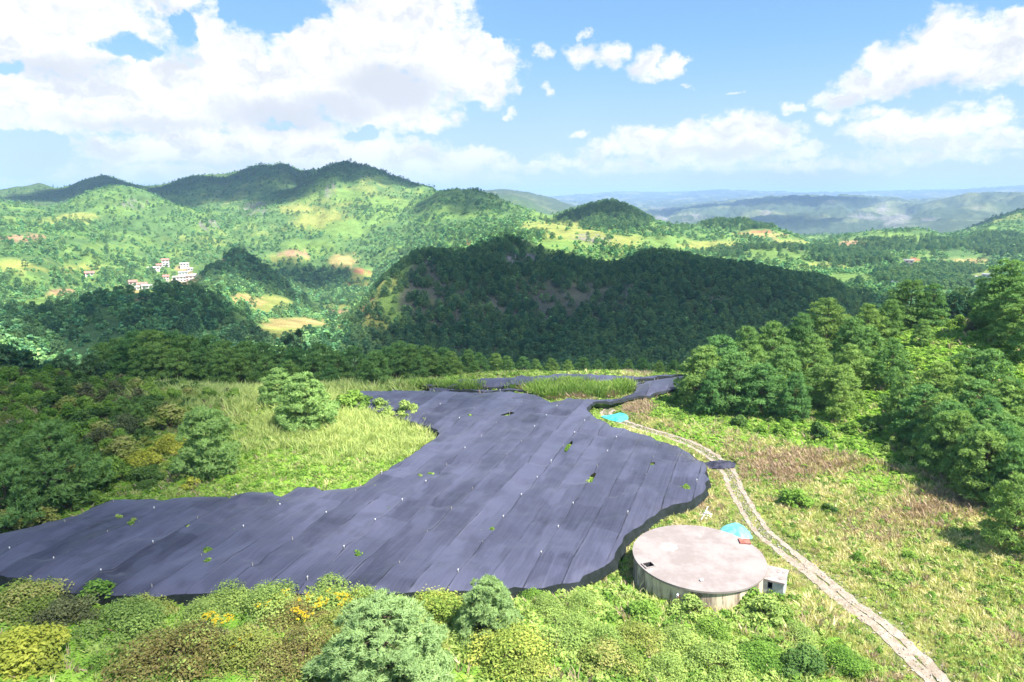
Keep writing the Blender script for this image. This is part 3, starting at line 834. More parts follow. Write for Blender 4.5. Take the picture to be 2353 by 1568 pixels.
def build_clouds():
    m, nt, out = mat_new('cloud')
    pv = nt.n('ShaderNodeVolumePrincipled')
    pv.inputs['Color'].default_value = (0.97, 0.98, 1.0, 1)
    pv.inputs['Density'].default_value = 0.0115
    nt.l(pv.outputs[0], out.inputs['Volume'])
    S = np.array(TOSUN)
    for key, blobs in SHADE.items():
        alt = {'hill': 900.0, 'bank': 900.0, 'low': 900.0, 'cone': 900.0, 'far': 2600.0}.get(key, 1300.0)
        P, R, K = [], [], []
        for (px, py, r, rad, k) in blobs:
            p = at_r(px, py, r)
            p = p + S * (alt - p[2]) / S[2]
            P.append(p[:2]); R.append(rad); K.append(k)
        P = np.array(P); R = np.array(R, float); K = np.array(K)
        lo = (P - R[:, None] * 1.9).min(0); hi = (P + R[:, None] * 1.9).max(0)
        step = max(R.min() / 5.0, (hi - lo).max() / 150)
        gx = np.arange(lo[0], hi[0] + step, step); gy = np.arange(lo[1], hi[1] + step, step)
        X, Y = np.meshgrid(gx, gy)
        sc = np.median(R)
        wx = X + 0.45 * sc * fbm(X / sc / 1.1, Y / sc / 1.1, 5, 5, .6); wy = Y + 0.45 * sc * fbm(X / sc / 1.1 + 40, Y / sc / 1.1, 5, 9, .6)
        T = np.zeros(X.shape)
        for (cx, cy_), rad, k in zip(P, R, K):
            d = np.hypot(wx - cx, wy - cy_) / (rad * 1.25)
            T = np.maximum(T, k * (1 - sstep(0.45, 1.15, d)))
        T = T - 0.05
        T *= 1 + 0.6 * fbm(X / sc * 1.3, Y / sc * 1.3, 4, 15)
        keep = T > 0.0
        idx = np.arange(X.size).reshape(X.shape)
        cell = keep[:-1, :-1] | keep[1:, :-1] | keep[:-1, 1:] | keep[1:, 1:]
        q = np.c_[idx[:-1, :-1][cell], idx[:-1, 1:][cell], idx[1:, 1:][cell], idx[1:, :-1][cell]]
        Th = np.maximum(T, 0.0) * (300.0 if key in ('bank', 'peak', 'west', 'cone', 'low') else 190.0)
        used = np.unique(q)
        mp = -np.ones(X.size, int); mp[used] = np.arange(len(used))
        q = mp[q]
        n = len(used)
        xs, ys, th = X.ravel()[used], Y.ravel()[used], Th.ravel()[used]
        top = np.c_[xs, ys, alt + 0.7 * th + 0.4]; bot = np.c_[xs, ys, alt - 0.3 * th - 0.4]
        # rim of the cell set, closed with side walls
        cnt = {}
        for a in q.tolist():
            for k in range(4):
                e = (a[k], a[(k + 1) % 4])
                if (e[1], e[0]) in cnt: del cnt[(e[1], e[0])]
                else: cnt[e] = 1
        walls = [(e[1], e[0], e[0] + n, e[1] + n) for e in cnt]
        f = np.r_[q, q[:, ::-1] + n, np.array(walls)]
        me = mesh_np('cloud', np.r_[top, bot], f, m, smooth=False)
        o = link('cloud', me)
        tag(o, 'white cumulus drifting overhead and casting broad shade on the land', 'cloud', 'clouds overhead', kind='stuff')


build_clouds()
# ------------------------------------------------------------------ ground hits
_rm = np.exp(np.linspace(math.log(30.0), math.log(3000.0), 900))


def hit(px, py):
    """point of the ground seen at a picture position"""
    a, b, c = ray(px, py)
    h = math.hypot(a, b)
    x, y, z = _rm * a / h, _rm * b / h, CAMZ + _rm * c / h
    g = ground_z(x, y)
    k = np.argmax(z <= g)
    if z[k] > g[k]: k = len(_rm) - 1
    if k > 0:
        d0, d1 = z[k - 1] - g[k - 1], z[k] - g[k]
        t = d0 / (d0 - d1) if d0 != d1 else 0
        r = _rm[k - 1] + t * (_rm[k] - _rm[k - 1])
    else:
        r = _rm[0]
    x, y = r * a / h, r * b / h
    return np.array([x, y, float(ground_z(np.array([x]), np.array([y]))[0])])


def gz(x, y):
    return float(ground_z(np.array([x]), np.array([y]))[0])


# ------------------------------------------------------------------ shade nets
STRIP_AZ = math.radians(20.5)
SU = np.array([math.sin(STRIP_AZ), math.cos(STRIP_AZ)])      # along the strips
SV = np.array([math.cos(STRIP_AZ), -math.sin(STRIP_AZ)])     # across the strips
STRIP_W = 3.0


def net_height(x, y, level=NET_Z):
    u = x * SU[0] + y * SU[1]; v = x * SV[0] + y * SV[1]
    pu = (u / 5.6) - np.round(u / 5.6); pv = (v / 6.0) - np.round(v / 6.0)
    d = np.hypot(pu * 5.6, pv * 6.0)
    z = level - 0.12 + 0.26 * np.exp(-d / 0.7) + 0.035 * np.exp(-np.abs(pv * 6.0) / 0.4)
    z = z + 0.36 * fbm(x / 7.0, y / 7.0, 3, 201) + 0.14 * fbm(u / 4.0, v / 1.1, 3, 211)
    cr = np.abs(fbm(x / 4.5 + 7, y / 4.5, 3, 221))
    return z + 0.14 * (0.2 - np.minimum(cr, 0.2)) / 0.2 - 0.42 * sstep(0.30, 0.55, fbm(u / 3.2, v / 5.5, 2, 231))


def net_material():
    m, nt, out = mat_new('shade_net')
    geo = nt.n('ShaderNodeNewGeometry')
    p = geo.outputs['Position']
    rot = nt.n('ShaderNodeMapping', vector_type='POINT')
    nt.l(p, rot.inputs[0])
    rot.inputs['Rotation'].default_value = (0, 0, STRIP_AZ)      # x across, y along the strips
    q = rot.outputs[0]
    oi = nt.n('ShaderNodeObjectInfo')
    ed = nt.n('ShaderNodeAttribute', attribute_name='var')
    streak = nt.noise(nt.vec('MULTIPLY', q, (7.0, 0.12, 1.0)), 1.0, 3.0, 0.6)
    blot = nt.noise(nt.vec('MULTIPLY', q, (1.0, 0.4, 1.0)), 0.22, 4.0, 0.6)
    patch = nt.noise(nt.vec('MULTIPLY', q, (0.33, 0.09, 1.0)), 1.0, 2.0, 0.5)
    sx0 = nt.n('ShaderNodeSeparateXYZ'); nt.l(q, sx0.inputs[0])
    cid = nt.math('FLOOR', nt.math('ADD', nt.math('DIVIDE', sx0.outputs[0], STRIP_W), nt.math('MULTIPLY', nt.math('SUBTRACT', nt.noise(q, 0.5, 2.0, 0.5), 0.5), 0.02)))
    run = nt.math('FLOOR', nt.math('ADD', nt.math('DIVIDE', sx0.outputs[1], 13.0), nt.math('MULTIPLY', cid, 0.37)))
    cc = nt.n('ShaderNodeCombineXYZ'); nt.l(cid, cc.inputs[0]); nt.l(run, cc.inputs[1])
    wn = nt.n('ShaderNodeTexWhiteNoise', noise_dimensions='2D'); nt.l(cc.outputs[0], wn.inputs['Vector'])
    a = nt.math('ADD', nt.math('MULTIPLY', wn.outputs['Value'], 0.34), nt.math('MULTIPLY', oi.outputs['Random'], 0.30))
    a = nt.math('ADD', a, nt.math('MULTIPLY', nt.ramp(blot, 0.35, 0.65), 0.22))
    a = nt.math('ADD', a, nt.math('MULTIPLY', nt.ramp(streak, 0.3, 0.7), 0.25))
    a = nt.math('ADD', a, nt.math('MULTIPLY', nt.ramp(patch, 0.52, 0.6), 0.22), clamp=True)
    a = nt.ramp(a, 0.2, 0.9, 0.0, 1.0, smooth=False)
    col = nt.mix(a, (0.0155, 0.0168, 0.035), (0.064, 0.067, 0.112))
    dust = nt.ramp(nt.noise(nt.vec('MULTIPLY', q, (1.0, 0.5, 1.0)), 0.9, 6.0, 0.72), 0.60, 0.75, 0.0, 0.32)
    col = nt.mix(dust, col, (0.085, 0.08, 0.12))
    sx = nt.n('ShaderNodeSeparateXYZ'); nt.l(q, sx.inputs[0])
    fr = nt.math('FRACT', nt.math('ADD', nt.math('DIVIDE', sx.outputs[0], STRIP_W), 0.5))
    dist = nt.math('MULTIPLY', nt.math('ABSOLUTE', nt.math('SUBTRACT', fr, 0.5)), STRIP_W)
    dist = nt.math('ADD', dist, nt.math('MULTIPLY', nt.math('SUBTRACT', nt.noise(q, 0.9, 3.0, 0.6), 0.5), 0.16))
    seam = nt.math('MULTIPLY', nt.ramp(dist, 0.02, 0.10, 1.0, 0.0), nt.ramp(nt.noise(q, 0.3, 2.0, 0.5), 0.38, 0.6, 0.15, 0.9))
    col = nt.mix(seam, col, (0.007, 0.008, 0.014))
    pale = nt.math('MULTIPLY', nt.ramp(nt.math('ABSOLUTE', nt.math('SUBTRACT', dist, 0.16)), 0.0, 0.05, 1.0, 0.0), nt.ramp(nt.noise(q, 0.22, 2.0, 0.5), 0.52, 0.62, 0.0, 0.5))
    col = nt.mix(pale, col, (0.13, 0.13, 0.16))
    b = nt.n('ShaderNodeBsdfPrincipled')
    nt.l(col, b.inputs['Base Color'])
    b.inputs['Roughness'].default_value = 0.62
    b.inputs['Specular IOR Level'].default_value = 0.35
    b.inputs['Sheen Weight'].default_value = 0.15
    bp = nt.n('ShaderNodeBump')
    bp.inputs['Strength'].default_value = 0.8
    bp.inputs['Distance'].default_value = 0.10
    wr = nt.noise(nt.vec('MULTIPLY', q, (1.6, 0.7, 1.0)), 1.0, 5.0, 0.65)
    nt.l(wr, bp.inputs['Height'])
    nt.l(bp.outputs[0], b.inputs['Normal'])
    tr = nt.n('ShaderNodeBsdfTransparent')
    mx = nt.n('ShaderNodeMixShader')
    thin = nt.ramp(nt.noise(q, 0.25, 4.0, 0.65), 0.5, 0.72, 0.03, 0.22)
    nt.l(thin, mx.inputs[0])
    nt.l(b.outputs[0], mx.inputs[1]); nt.l(tr.outputs[0], mx.inputs[2])
    nt.l(mx.outputs[0], out.inputs[0])
    return m


M_NET = net_material()
M_SKIRT = plain_mat('net_curtain', (0.008, 0.014, 0.012), (0.02, 0.026, 0.028), 1.2, 0.8)
M_POST = plain_mat('net_post', (0.42, 0.40, 0.36), (0.3, 0.28, 0.25), 5.0, 0.7)
M_CAP = plain_mat('white_cap', (0.8, 0.8, 0.8))


def dense(poly, step):
    out = []
    n = len(poly)
    for i in range(n):
        a, b = np.array(poly[i]), np.array(poly[(i + 1) % n])
        k = max(1, int(np.linalg.norm(b - a) / step))
        for t in range(k):
            out.append(a + (b - a) * t / k)
    return out


def build_net(name, poly, level, label, holes=(), step=0.72, posts=True, skirt=None, warp=None):
    root = empty(name, (0, 0, 0))
    tag(root, label, 'shade net', 'shade nets over the field')
    rs = np.random.default_rng(len(poly))
    bnd = dense(poly, 0.8)
    bnd = [np.array(p) + 0.26 * np.array([math.sin(i * 1.7 + len(poly)), math.cos(i * 1.1)]) * math.sin(i * 0.37) for i, p in enumerate(bnd)]
    verts = [Vector((float(p[0]), float(p[1]))) for p in bnd]
    nb = len(verts)
    faces = [list(range(nb))]
    edges = []
    for h in holes:
        s = len(verts)
        verts += [Vector((float(p[0]), float(p[1]))) for p in h]
        edges += [(s + i, s + (i + 1) % len(h)) for i in range(len(h))]
    P = np.array([(p[0], p[1]) for p in bnd])
    U, V = P @ SU, P @ SV
    # seams
    for k in range(int(math.floor(V.min() / STRIP_W)), int(math.ceil(V.max() / STRIP_W)) + 1):
        v = k * STRIP_W
        uu = np.arange(U.min() - 1, U.max() + 1, 1.3)
        pts = uu[:, None] * SU + (v + 0.05 * np.sin(uu * 0.7 + k))[:, None] * SV
        s = len(verts)
        verts += [Vector((float(p[0]), float(p[1]))) for p in pts]
        edges += [(s + i, s + i + 1) for i in range(len(pts) - 1)]
    # inner points
    gu, gv = np.meshgrid(np.arange(U.min(), U.max(), step), np.arange(V.min(), V.max(), STRIP_W / 4))
    gu = gu + rs.uniform(-0.2, 0.2, gu.shape) * step
    m = np.abs(gv / STRIP_W - np.round(gv / STRIP_W)) > 0.1
    gx = gu * SU[0] + gv * SV[0]; gy = gu * SU[1] + gv * SV[1]
    m &= inpoly(gx, gy, bnd) & (polydist(gx, gy, bnd) > 0.3)
    verts += [Vector((float(a), float(b))) for a, b in zip(gx[m], gy[m])]
    vo, _, fo, _, _, _ = delaunay_2d_cdt(verts, edges, faces, 1, 1e-4)
    vo = np.array([(p[0], p[1]) for p in vo]); fo = np.array([f for f in fo if len(f) == 3])
    cen = vo[fo].mean(1)
    ok = inpoly(cen[:, 0], cen[:, 1], bnd)
    for h in holes:
        ok &= ~inpoly(cen[:, 0], cen[:, 1], h)
    fo = fo[ok]; cen = cen[ok]
    z = net_height(vo[:, 0], vo[:, 1], level)
    if warp is not None: z = z + warp(vo[:, 0], vo[:, 1])
    # the border is staked down towards the ground in places
    bd = polydist(vo[:, 0], vo[:, 1], bnd)
    z = z - 0.5 * np.exp(-bd / 0.9)
    sid = np.floor((cen @ SV) / STRIP_W).astype(int)
    vv = vo @ SV
    edge = 1 - sstep(0.0, 0.10, np.abs(vv / STRIP_W - np.round(vv / STRIP_W)) * STRIP_W)
    for k in np.unique(sid):
        f = fo[sid == k]
        used, inv = np.unique(f, return_inverse=True)
        f = inv.reshape(f.shape)
        zz = z[used].copy()
        # one hem lies over its neighbour
        loc = vv[used] - k * STRIP_W
        zz += 0.05 * np.exp(-np.abs(loc) / 0.25) - 0.01 * (k % 2)
        va = edge[used] * (0.35 + 0.65 * ((k * 7) % 5 != 0))
        # a strip cut by the outline makes several panels
        comp = np.arange(len(used))
        while True:
            mn = comp[f].min(1)
            new = comp.copy()
            for c in range(3): np.minimum.at(new, f[:, c], mn)
            new = new[new]
            if (new == comp).all(): break
            comp = new
        for cid in np.unique(comp[f[:, 0]]):
            ff = f[comp[f[:, 0]] == cid]
            if len(ff) < 2: continue
            u2, inv2 = np.unique(ff, return_inverse=True)
            me = mesh_np('net_panel', np.c_[vo[used], zz][u2], inv2.reshape(ff.shape), M_NET, smooth=True, var=va[u2])
            link('net_panel', me, root)
    if posts:
        pm = None
        us = np.arange(math.floor(U.min() / 5.6), math.ceil(U.max() / 5.6)) * 5.6
        vs = np.arange(math.floor(V.min() / 6.0), math.ceil(V.max() / 6.0)) * 6.0
        a, b = np.meshgrid(us, vs)
        x = (a * SU[0] + b * SV[0]).ravel(); y = (a * SU[1] + b * SV[1]).ravel()
        m = inpoly(x, y, bnd) & (polydist(x, y, bnd) > 0.7)
        x, y = x[m], y[m]
        zt = net_height(x, y, level)
        v1, f1 = tube_vf([(0, 0, -2.6), (0, 0, 0.05)], 0.045, 6)
        pm = mesh_poly('post', v1, f1, M_POST)
        v2, f2 = tube_vf([(0, 0, -0.05), (0, 0, 0.04), (0, 0, 0.11), (0, 0, 0.13)], [0.035, 0.055, 0.05, 0.01], 7)
        cm = mesh_poly('cap', v2, f2, M_CAP)
        for i in range(len(x)):
            o = link('post', pm, root)
            o.location = (x[i], y[i], zt[i] + 0.03)
            if rs.random() < 0.42:
                c = link('cap', cm, o)
    if skirt is not None:
        ring = [np.array(p) for p in bnd]
        n = len(ring)
        V3, F3 = [], []
        for i, p in enumerate(ring):
            q = ring[(i + 1) % n] - ring[i - 1]
            nn = np.array([q[1], -q[0]]); nn /= np.linalg.norm(nn) + 1e-9
            if inpoly(np.array([p[0] + nn[0] * .3]), np.array([p[1] + nn[1] * .3]), bnd)[0]: nn = -nn
            zt = float(net_height(np.array([p[0]]), np.array([p[1]]), level)[0]) - 0.5 + (float(warp(p[0], p[1])) if warp else 0)
            drop = skirt * (0.5 + 0.5 * min(1.0, max(0.0, 0.55 + 0.9 * float(fbm(np.array([i * 0.16]), np.array([3.3]), 2, 261)[0]))))
            if name == 'shade_net' and level == NET_Z and p[1] > 84: drop *= 0.3
            wob = 0.12 * math.sin(i * 1.9) + 0.1 * math.sin(i * 0.63)
            for t in (0.0, 0.35, 0.7, 1.0):
                c = p + nn * ((0.25 + wob) * t + 0.06 * math.sin(i * 2.7 + t * 5))
                V3.append((c[0], c[1], zt - drop * t + 0.02))
        for i in range(n):
            j = (i + 1) % n
            for t in range(3):
                F3.append((i * 4 + t, j * 4 + t, j * 4 + t + 1, i * 4 + t + 1))
        me = mesh_poly('net_curtain', V3, F3, M_SKIRT, smooth=True)
        link('net_curtain', me, root)
    return root


def px_hole(px, py, L, W, ang, n=9, z=NET_Z):
    out = []
    rs = np.random.default_rng(int(px))
    for i in range(n):
        t = 2 * math.pi * i / n
        k = rs.uniform(0.75, 1.15)
        a, b = L * math.cos(t) * k, W * math.sin(t) * k
        ca, sa = math.cos(ang), math.sin(ang)
        out.append(at_z(px + a * ca - b * sa, py + a * sa + b * ca, z)[:2])
    return out


HOLES = [(1305, 1028, 17, 5, -1.0), (1360, 1098, 17, 6, -1.05), (1165, 953, 18, 3, -0.25), (1575, 1118, 5, 4, 0), (305, 1196, 10, 3, -0.4), (430, 1208, 6, 2.5, -0.3), (1500, 1068, 7, 2.5, -0.3),
         (475, 1262, 8, 3, -0.6), (480, 1284, 6, 3, -0.6), (990, 1085, 7, 2, 0.1), (965, 1088, 6, 2, 0.3), (820, 1272, 6, 3, -.4), (1130, 1215, 6, 2.5, 0), (1080, 953, 6, 1.5, 0), (275, 1185, 7, 2.5, -.2)]
net_root = build_net('shade_net', netA, NET_Z, 'largest violet-black shade net covering the whole field in stitched strips',
                     [px_hole(*h) for h in HOLES], skirt=1.5)
build_net('shade_net', netB, NET_Z - 0.1, 'shade net wrapping the grassy island beyond the main field', [], step=1.0, posts=False, skirt=1.5)
build_net('shade_net', netC, NET_Z + 0.15, 'farthest narrow shade net with a black front curtain below the treeline', [], step=1.0, posts=False, skirt=1.0)

# ------------------------------------------------------------------ dirt track
def track_material():
    m, nt, out = mat_new('track')
    geo = nt.n('ShaderNodeNewGeometry')
    p = geo.outputs['Position']
    b = nt.n('ShaderNodeBsdfPrincipled')
    b.inputs['Roughness'].default_value = 0.95
    b.inputs['Specular IOR Level'].default_value = 0.1
    c = nt.mix(nt.ramp(nt.noise(p, 1.4, 6.0, 0.7), 0.35, 0.65), (0.25, 0.20, 0.15), (0.40, 0.34, 0.275))
    c = nt.mix(nt.ramp(nt.noise(p, 7.0, 3.0, 0.7), 0.5, 0.7), c, (0.22, 0.18, 0.13))
    nt.l(c, b.inputs['Base Color'])
    bp = nt.n('ShaderNodeBump'); bp.inputs['Strength'].default_value = 0.9; bp.inputs['Distance'].default_value = 0.08
    nt.l(nt.noise(p, 6.0, 5.0, 0.7), bp.inputs['Height'])
    nt.l(bp.outputs[0], b.inputs['Normal'])
    nt.l(b.outputs[0], out.inputs[0])
    return m


M_TRACK = track_material()


def strip_mesh(name, line, off, w0, rs, lift=0.05):
    line = np.asarray(line)
    t = np.gradient(line, axis=0); t /= np.linalg.norm(t, axis=1)[:, None] + 1e-9
    nrm = np.c_[t[:, 1], -t[:, 0]]
    n = len(line)
    s = np.arange(n) * 0.4
    jl = 0.34 * fbm(s / 1.1, s * 0 + 3, 3, 301 + rs); jr = 0.34 * fbm(s / 1.1, s * 0 + 9, 3, 311 + rs)
    V, F_ = [], []
    offs = off if not np.isscalar(off) else np.full(n, off)
    ws = w0 if not np.isscalar(w0) else np.full(n, w0)
    P = []
    for k, e in enumerate((-1, -0.5, 0, 0.5, 1)):
        j = (jl if e < 0 else jr) * abs(e)
        P.append(line + nrm * (offs + e * ws / 2 + j * e)[:, None])
    P = np.stack(P, 1)
    z = ground_z(P[..., 0].ravel(), P[..., 1].ravel()).reshape(P.shape[:2]) + lift
    z[:, 1:4] -= 0.0
    v = np.concatenate([P, z[..., None]], -1).reshape(-1, 3)
    i = np.arange(n * 5).reshape(n, 5)
    f = np.c_[i[:-1, :-1].ravel(), i[:-1, 1:].ravel(), i[1:, 1:].ravel(), i[1:, :-1].ravel()]
    return mesh_np(name, v, f, M_TRACK, smooth=True)


TL = resample(TRACK, 0.4)
_tpx = to_px(TL[:, 0], TL[:, 1], np.zeros(len(TL)))[1]
_single = sstep(1240, 1300, _tpx)               # near the tank and below, the two ruts run together as one stony band
_wob = fbm(np.arange(len(TL)) * 0.4 / 4.0, np.zeros(len(TL)), 3, 331)
tr_root = empty('dirt_track'); tag(tr_root, 'pale stony dirt track with two wheel ruts running past the water tank', 'track', kind='structure')
link('rut', strip_mesh('rut', TL, -0.74 + 0.20 * _single + 0.12 * _wob, 0.55 + 0.45 * _single, 1), tr_root)
link('rut', strip_mesh('rut', TL, 0.74 - 0.22 * _single + 0.12 * _wob, 0.55 + 0.34 * _single, 5, 0.054), tr_root)

# ------------------------------------------------------------------ round concrete water tank
TCX, TCY, TR, TTOP = 17.1, 57.2, 5.95, 2.8


def concrete_roof():
    m, nt, out = mat_new('tank_roof')
    geo = nt.n('ShaderNodeNewGeometry'); p = geo.outputs['Position']
    b = nt.n('ShaderNodeBsdfPrincipled'); b.inputs['Roughness'].default_value = 0.9; b.inputs['Specular IOR Level'].default_value = 0.2
    c = nt.mix(nt.ramp(nt.noise(p, 0.35, 6.0, 0.68), 0.42, 0.60), (0.235, 0.198, 0.184), (0.29, 0.253, 0.236))
    c = nt.mix(nt.ramp(nt.noise(nt.vec('MULTIPLY', p, (1.0, 0.45, 1.0)), 0.7, 5.0, 0.7), 0.58, 0.72), c, (0.37, 0.33, 0.305))
    c = nt.mix(nt.ramp(nt.noise(p, 2.3, 5.0, 0.75), 0.6, 0.78, 0, 0.75), c, (0.14, 0.112, 0.105))
    nt.l(c, b.inputs['Base Color'])
    bp = nt.n('ShaderNodeBump'); bp.inputs['Strength'].default_value = 0.3; bp.inputs['Distance'].default_value = 0.03
    nt.l(nt.noise(p, 5.0, 5.0, 0.7), bp.inputs['Height']); nt.l(bp.outputs[0], b.inputs['Normal'])
    nt.l(b.outputs[0], out.inputs[0])
    return m


def concrete_wall():
    m, nt, out = mat_new('tank_wall')
    tc = nt.n('ShaderNodeTexCoord')
    sp = nt.n('ShaderNodeSeparateXYZ'); nt.l(tc.outputs['Object'], sp.inputs[0])
    an = nt.math('ARCTAN2', sp.outputs[0], sp.outputs[1])
    cm = nt.n('ShaderNodeCombineXYZ'); nt.l(nt.math('MULTIPLY', an, 6.0), cm.inputs[0]); nt.l(nt.math('MULTIPLY', sp.outputs[2], 0.16), cm.inputs[1])
    q = cm.outputs[0]
    b = nt.n('ShaderNodeBsdfPrincipled'); b.inputs['Roughness'].default_value = 0.9; b.inputs['Specular IOR Level'].default_value = 0.2
    s1 = nt.ramp(nt.noise(q, 0.8, 4.0, 0.65), 0.44, 0.62)
    s2 = nt.ramp(nt.noise(q, 2.6, 4.0, 0.7), 0.52, 0.70)
    c = nt.mix(nt.noise(tc.outputs['Object'], 0.9, 5.0, 0.6), (0.58, 0.47, 0.33), (0.68, 0.58, 0.44))
    c = nt.mix(s1, c, (0.20, 0.145, 0.115))
    c = nt.mix(nt.math('MULTIPLY', s2, 0.85), c, (0.115, 0.08, 0.07))
    nt.l(c, b.inputs['Base Color'])
    nt.l(b.outputs[0], out.inputs[0])
    return m


def ring_xy(r, n=72, j=0.0, cx=0.0, cy_=0.0):
    return [(cx + r * math.cos(2 * math.pi * i / n), cy_ + r * math.sin(2 * math.pi * i / n)) for i in range(n)]


def rect_from_px(c, hx, hy, rz, z):
    p = at_z(c[0], c[1], z)
    ca, sa = math.cos(rz), math.sin(rz)
    return [(p[0] - TCX + a * ca - b * sa, p[1] - TCY + a * sa + b * ca) for a, b in ((-hx, -hy), (hx, -hy), (hx, hy), (-hx, hy))]


def build_tank():
    root = empty('water_tank', (TCX, TCY, 0))
    tag(root, 'round concrete water tank with flat pinkish roof and streaked wall beside the track', 'water tank')
    mr, mw = concrete_roof(), concrete_wall()
    dark = plain_mat('tank_inside', (0.03, 0.028, 0.026))
    rust = plain_mat('rusty_steel', (0.30, 0.085, 0.06), (0.36, 0.15, 0.11), 2.5, 0.7)
    # wall
    n = 96
    V, Fc = [], []
    for z, r in ((-1.2, 5.82), (0.6, 5.80), (TTOP - 0.14, 5.78)):
        V += [(x, y, z) for x, y in ring_xy(r, n)]
    for k in range(2):
        for i in range(n):
            j = (i + 1) % n
            Fc.append((k * n + i, k * n + j, (k + 1) * n + j, (k + 1) * n + i))
    link('wall', mesh_poly('tank_wall', V, Fc, mw, smooth=True), root)
    # roof slab with an open manhole
    hole = rect_from_px((1490, 1300), 0.42, 0.36, 0.35, TTOP)
    ring = ring_xy(TR, n)
    verts = [Vector(p) for p in ring + hole]
    inner = []
    for rr in np.arange(0.6, TR - 0.3, 0.7):
        inner += [Vector(p) for p in ring_xy(rr, max(6, int(rr * 9)))]
    hx = np.array([[p[0], p[1]] for p in inner])
    far = polydist(hx[:, 0], hx[:, 1], hole) > 0.25
    far &= ~inpoly(hx[:, 0], hx[:, 1], hole)
    verts += [p for p, k in zip(inner, far) if k]
    edges = [(n + i, n + (i + 1) % 4) for i in range(4)]
    vo, _, fo, _, _, _ = delaunay_2d_cdt(verts, edges, [list(range(n))], 1, 1e-5)
    vo = np.array([(p[0], p[1]) for p in vo])
    fo = [tuple(f) for f in fo if not inpoly(vo[list(f)].mean(0)[:1], vo[list(f)].mean(0)[1:], hole)[0]]
    rr = np.hypot(vo[:, 0], vo[:, 1])
    zz = TTOP + 0.07 * (1 - (rr / TR) ** 2) + 0.018 * fbm(vo[:, 0] / 1.5, vo[:, 1] / 1.5, 3, 401)
    V = [(a, b, c) for (a, b), c in zip(vo, zz)]
    # rim and underside
    for i in range(n):
        j = (i + 1) % n
        k = len(V)
        V += [(ring[i][0], ring[i][1], TTOP), (ring[j][0], ring[j][1], TTOP), (ring[j][0], ring[j][1], TTOP - 0.17), (ring[i][0], ring[i][1], TTOP - 0.17)]
        fo.append((k + 3, k + 2, k + 1, k))
        k = len(V)
        V += [(ring[i][0], ring[i][1], TTOP - 0.17), (ring[j][0], ring[j][1], TTOP - 0.17), (ring[j][0] * .9, ring[j][1] * .9, TTOP - 0.17), (ring[i][0] * .9, ring[i][1] * .9, TTOP - 0.17)]
        fo.append((k + 3, k + 2, k + 1, k))
    roof = link('roof_slab', mesh_poly('roof_slab', V, fo, mr), root)
    # manhole shaft and its kerb
    V, Fc = [], []
    for i in range(4):
        a, b = hole[i], hole[(i + 1) % 4]
        k = len(V)
        V += [(*a, TTOP + .08), (*b, TTOP + .08), (*b, TTOP - 1.2), (*a, TTOP - 1.2)]
        Fc.append((k, k + 1, k + 2, k + 3))
    V += [(*p, TTOP - 1.2) for p in hole]; k = len(V); Fc.append((k - 4, k - 3, k - 2, k - 1))
    sh = link('manhole', mesh_poly('manhole', V, Fc, dark), root)
    cen = np.mean(hole, 0)
    V, Fc = [], []
    out_ = [tuple(cen + (np.array(p) - cen) * 1.22) for p in hole]
    for i in range(4):
        j = (i + 1) % 4
        k = len(V)
        V += [(*hole[i], TTOP + .12), (*hole[j], TTOP + .12), (*out_[j], TTOP + .12), (*out_[i], TTOP + .12), (*out_[i], TTOP), (*out_[j], TTOP), (*hole[i], TTOP - .02), (*hole[j], TTOP - .02)]
        Fc += [(k, k + 1, k + 2, k + 3), (k + 3, k + 2, k + 5, k + 4), (k + 1, k, k + 6, k + 7)]
    link('kerb', mesh_poly('kerb', V, Fc, mr), sh)
    # rust-red hatch cover on its kerb
    q = rect_from_px((1711, 1244), 0.50, 0.44, -0.12, TTOP + 0.1)
    V = [(*p, TTOP + .03) for p in q] + [(*p, TTOP + .16) for p in q]
    hc = link('hatch_cover', mesh_poly('hatch_cover', V, [(4, 5, 6, 7), (0, 1, 5, 4), (1, 2, 6, 5), (2, 3, 7, 6), (3, 0, 4, 7)], rust), root)
    hc['label'] = 'rust-red square hatch cover on the roof'
    # patched round vent with a pale mortar collar
    p = at_z(1537, 1258, TTOP)
    for nm, prof, mt in (('vent_collar', [(0.78, 0.035), (0.62, 0.10), (0.40, 0.15), (0.33, 0.15)], plain_mat('pale_mortar', (0.62, 0.57, 0.52), (0.5, 0.46, 0.42), 2.0)),
                         ('vent_plug', [(0.33, 0.13), (0.2, 0.17), (0.02, 0.18)], plain_mat('tan_plug', (0.42, 0.31, 0.19), (0.5, 0.4, 0.26), 4.0))):
        V, Fc = [], []
        kk = 20
        rs = np.random.default_rng(3)
        jit = 1 + 0.18 * np.sin(np.arange(kk) * 2.1) * (nm == 'vent_collar')
        for (r, z) in prof:
            V += [(p[0] - TCX + x * jit[i], p[1] - TCY + y * jit[i], TTOP + z) for i, (x, y) in enumerate(ring_xy(r, kk))]
        for a in range(len(prof) - 1):
            for i in range(kk):
                j = (i + 1) % kk
                Fc.append((a * kk + i, a * kk + j, (a + 1) * kk + j, (a + 1) * kk + i))
        Fc.append(tuple(range((len(prof) - 1) * kk, len(prof) * kk)))
        link(nm, mesh_poly(nm, V, Fc, mt, smooth=True), root)
    # a white overflow stub low on the wall, a rusty leaning bar, a white scrap on the roof
    V, Fc = tube_vf([(-3.0, -4.92, 2.0), (-3.16, -5.25, 1.98)], 0.10, 10)
    link('overflow_pipe', mesh_poly('overflow_pipe', V, Fc, plain_mat('white_pvc', (0.78, 0.78, 0.76))), root)
    V, Fc = tube_vf([(-3.35, -5.35, 0.2), (-2.95, -5.05, 2.0)], 0.035, 6)
    link('prop_bar', mesh_poly('prop_bar', V, Fc, rust), root)
    p = at_z(1612, 1388 * 0 + 1337, TTOP)
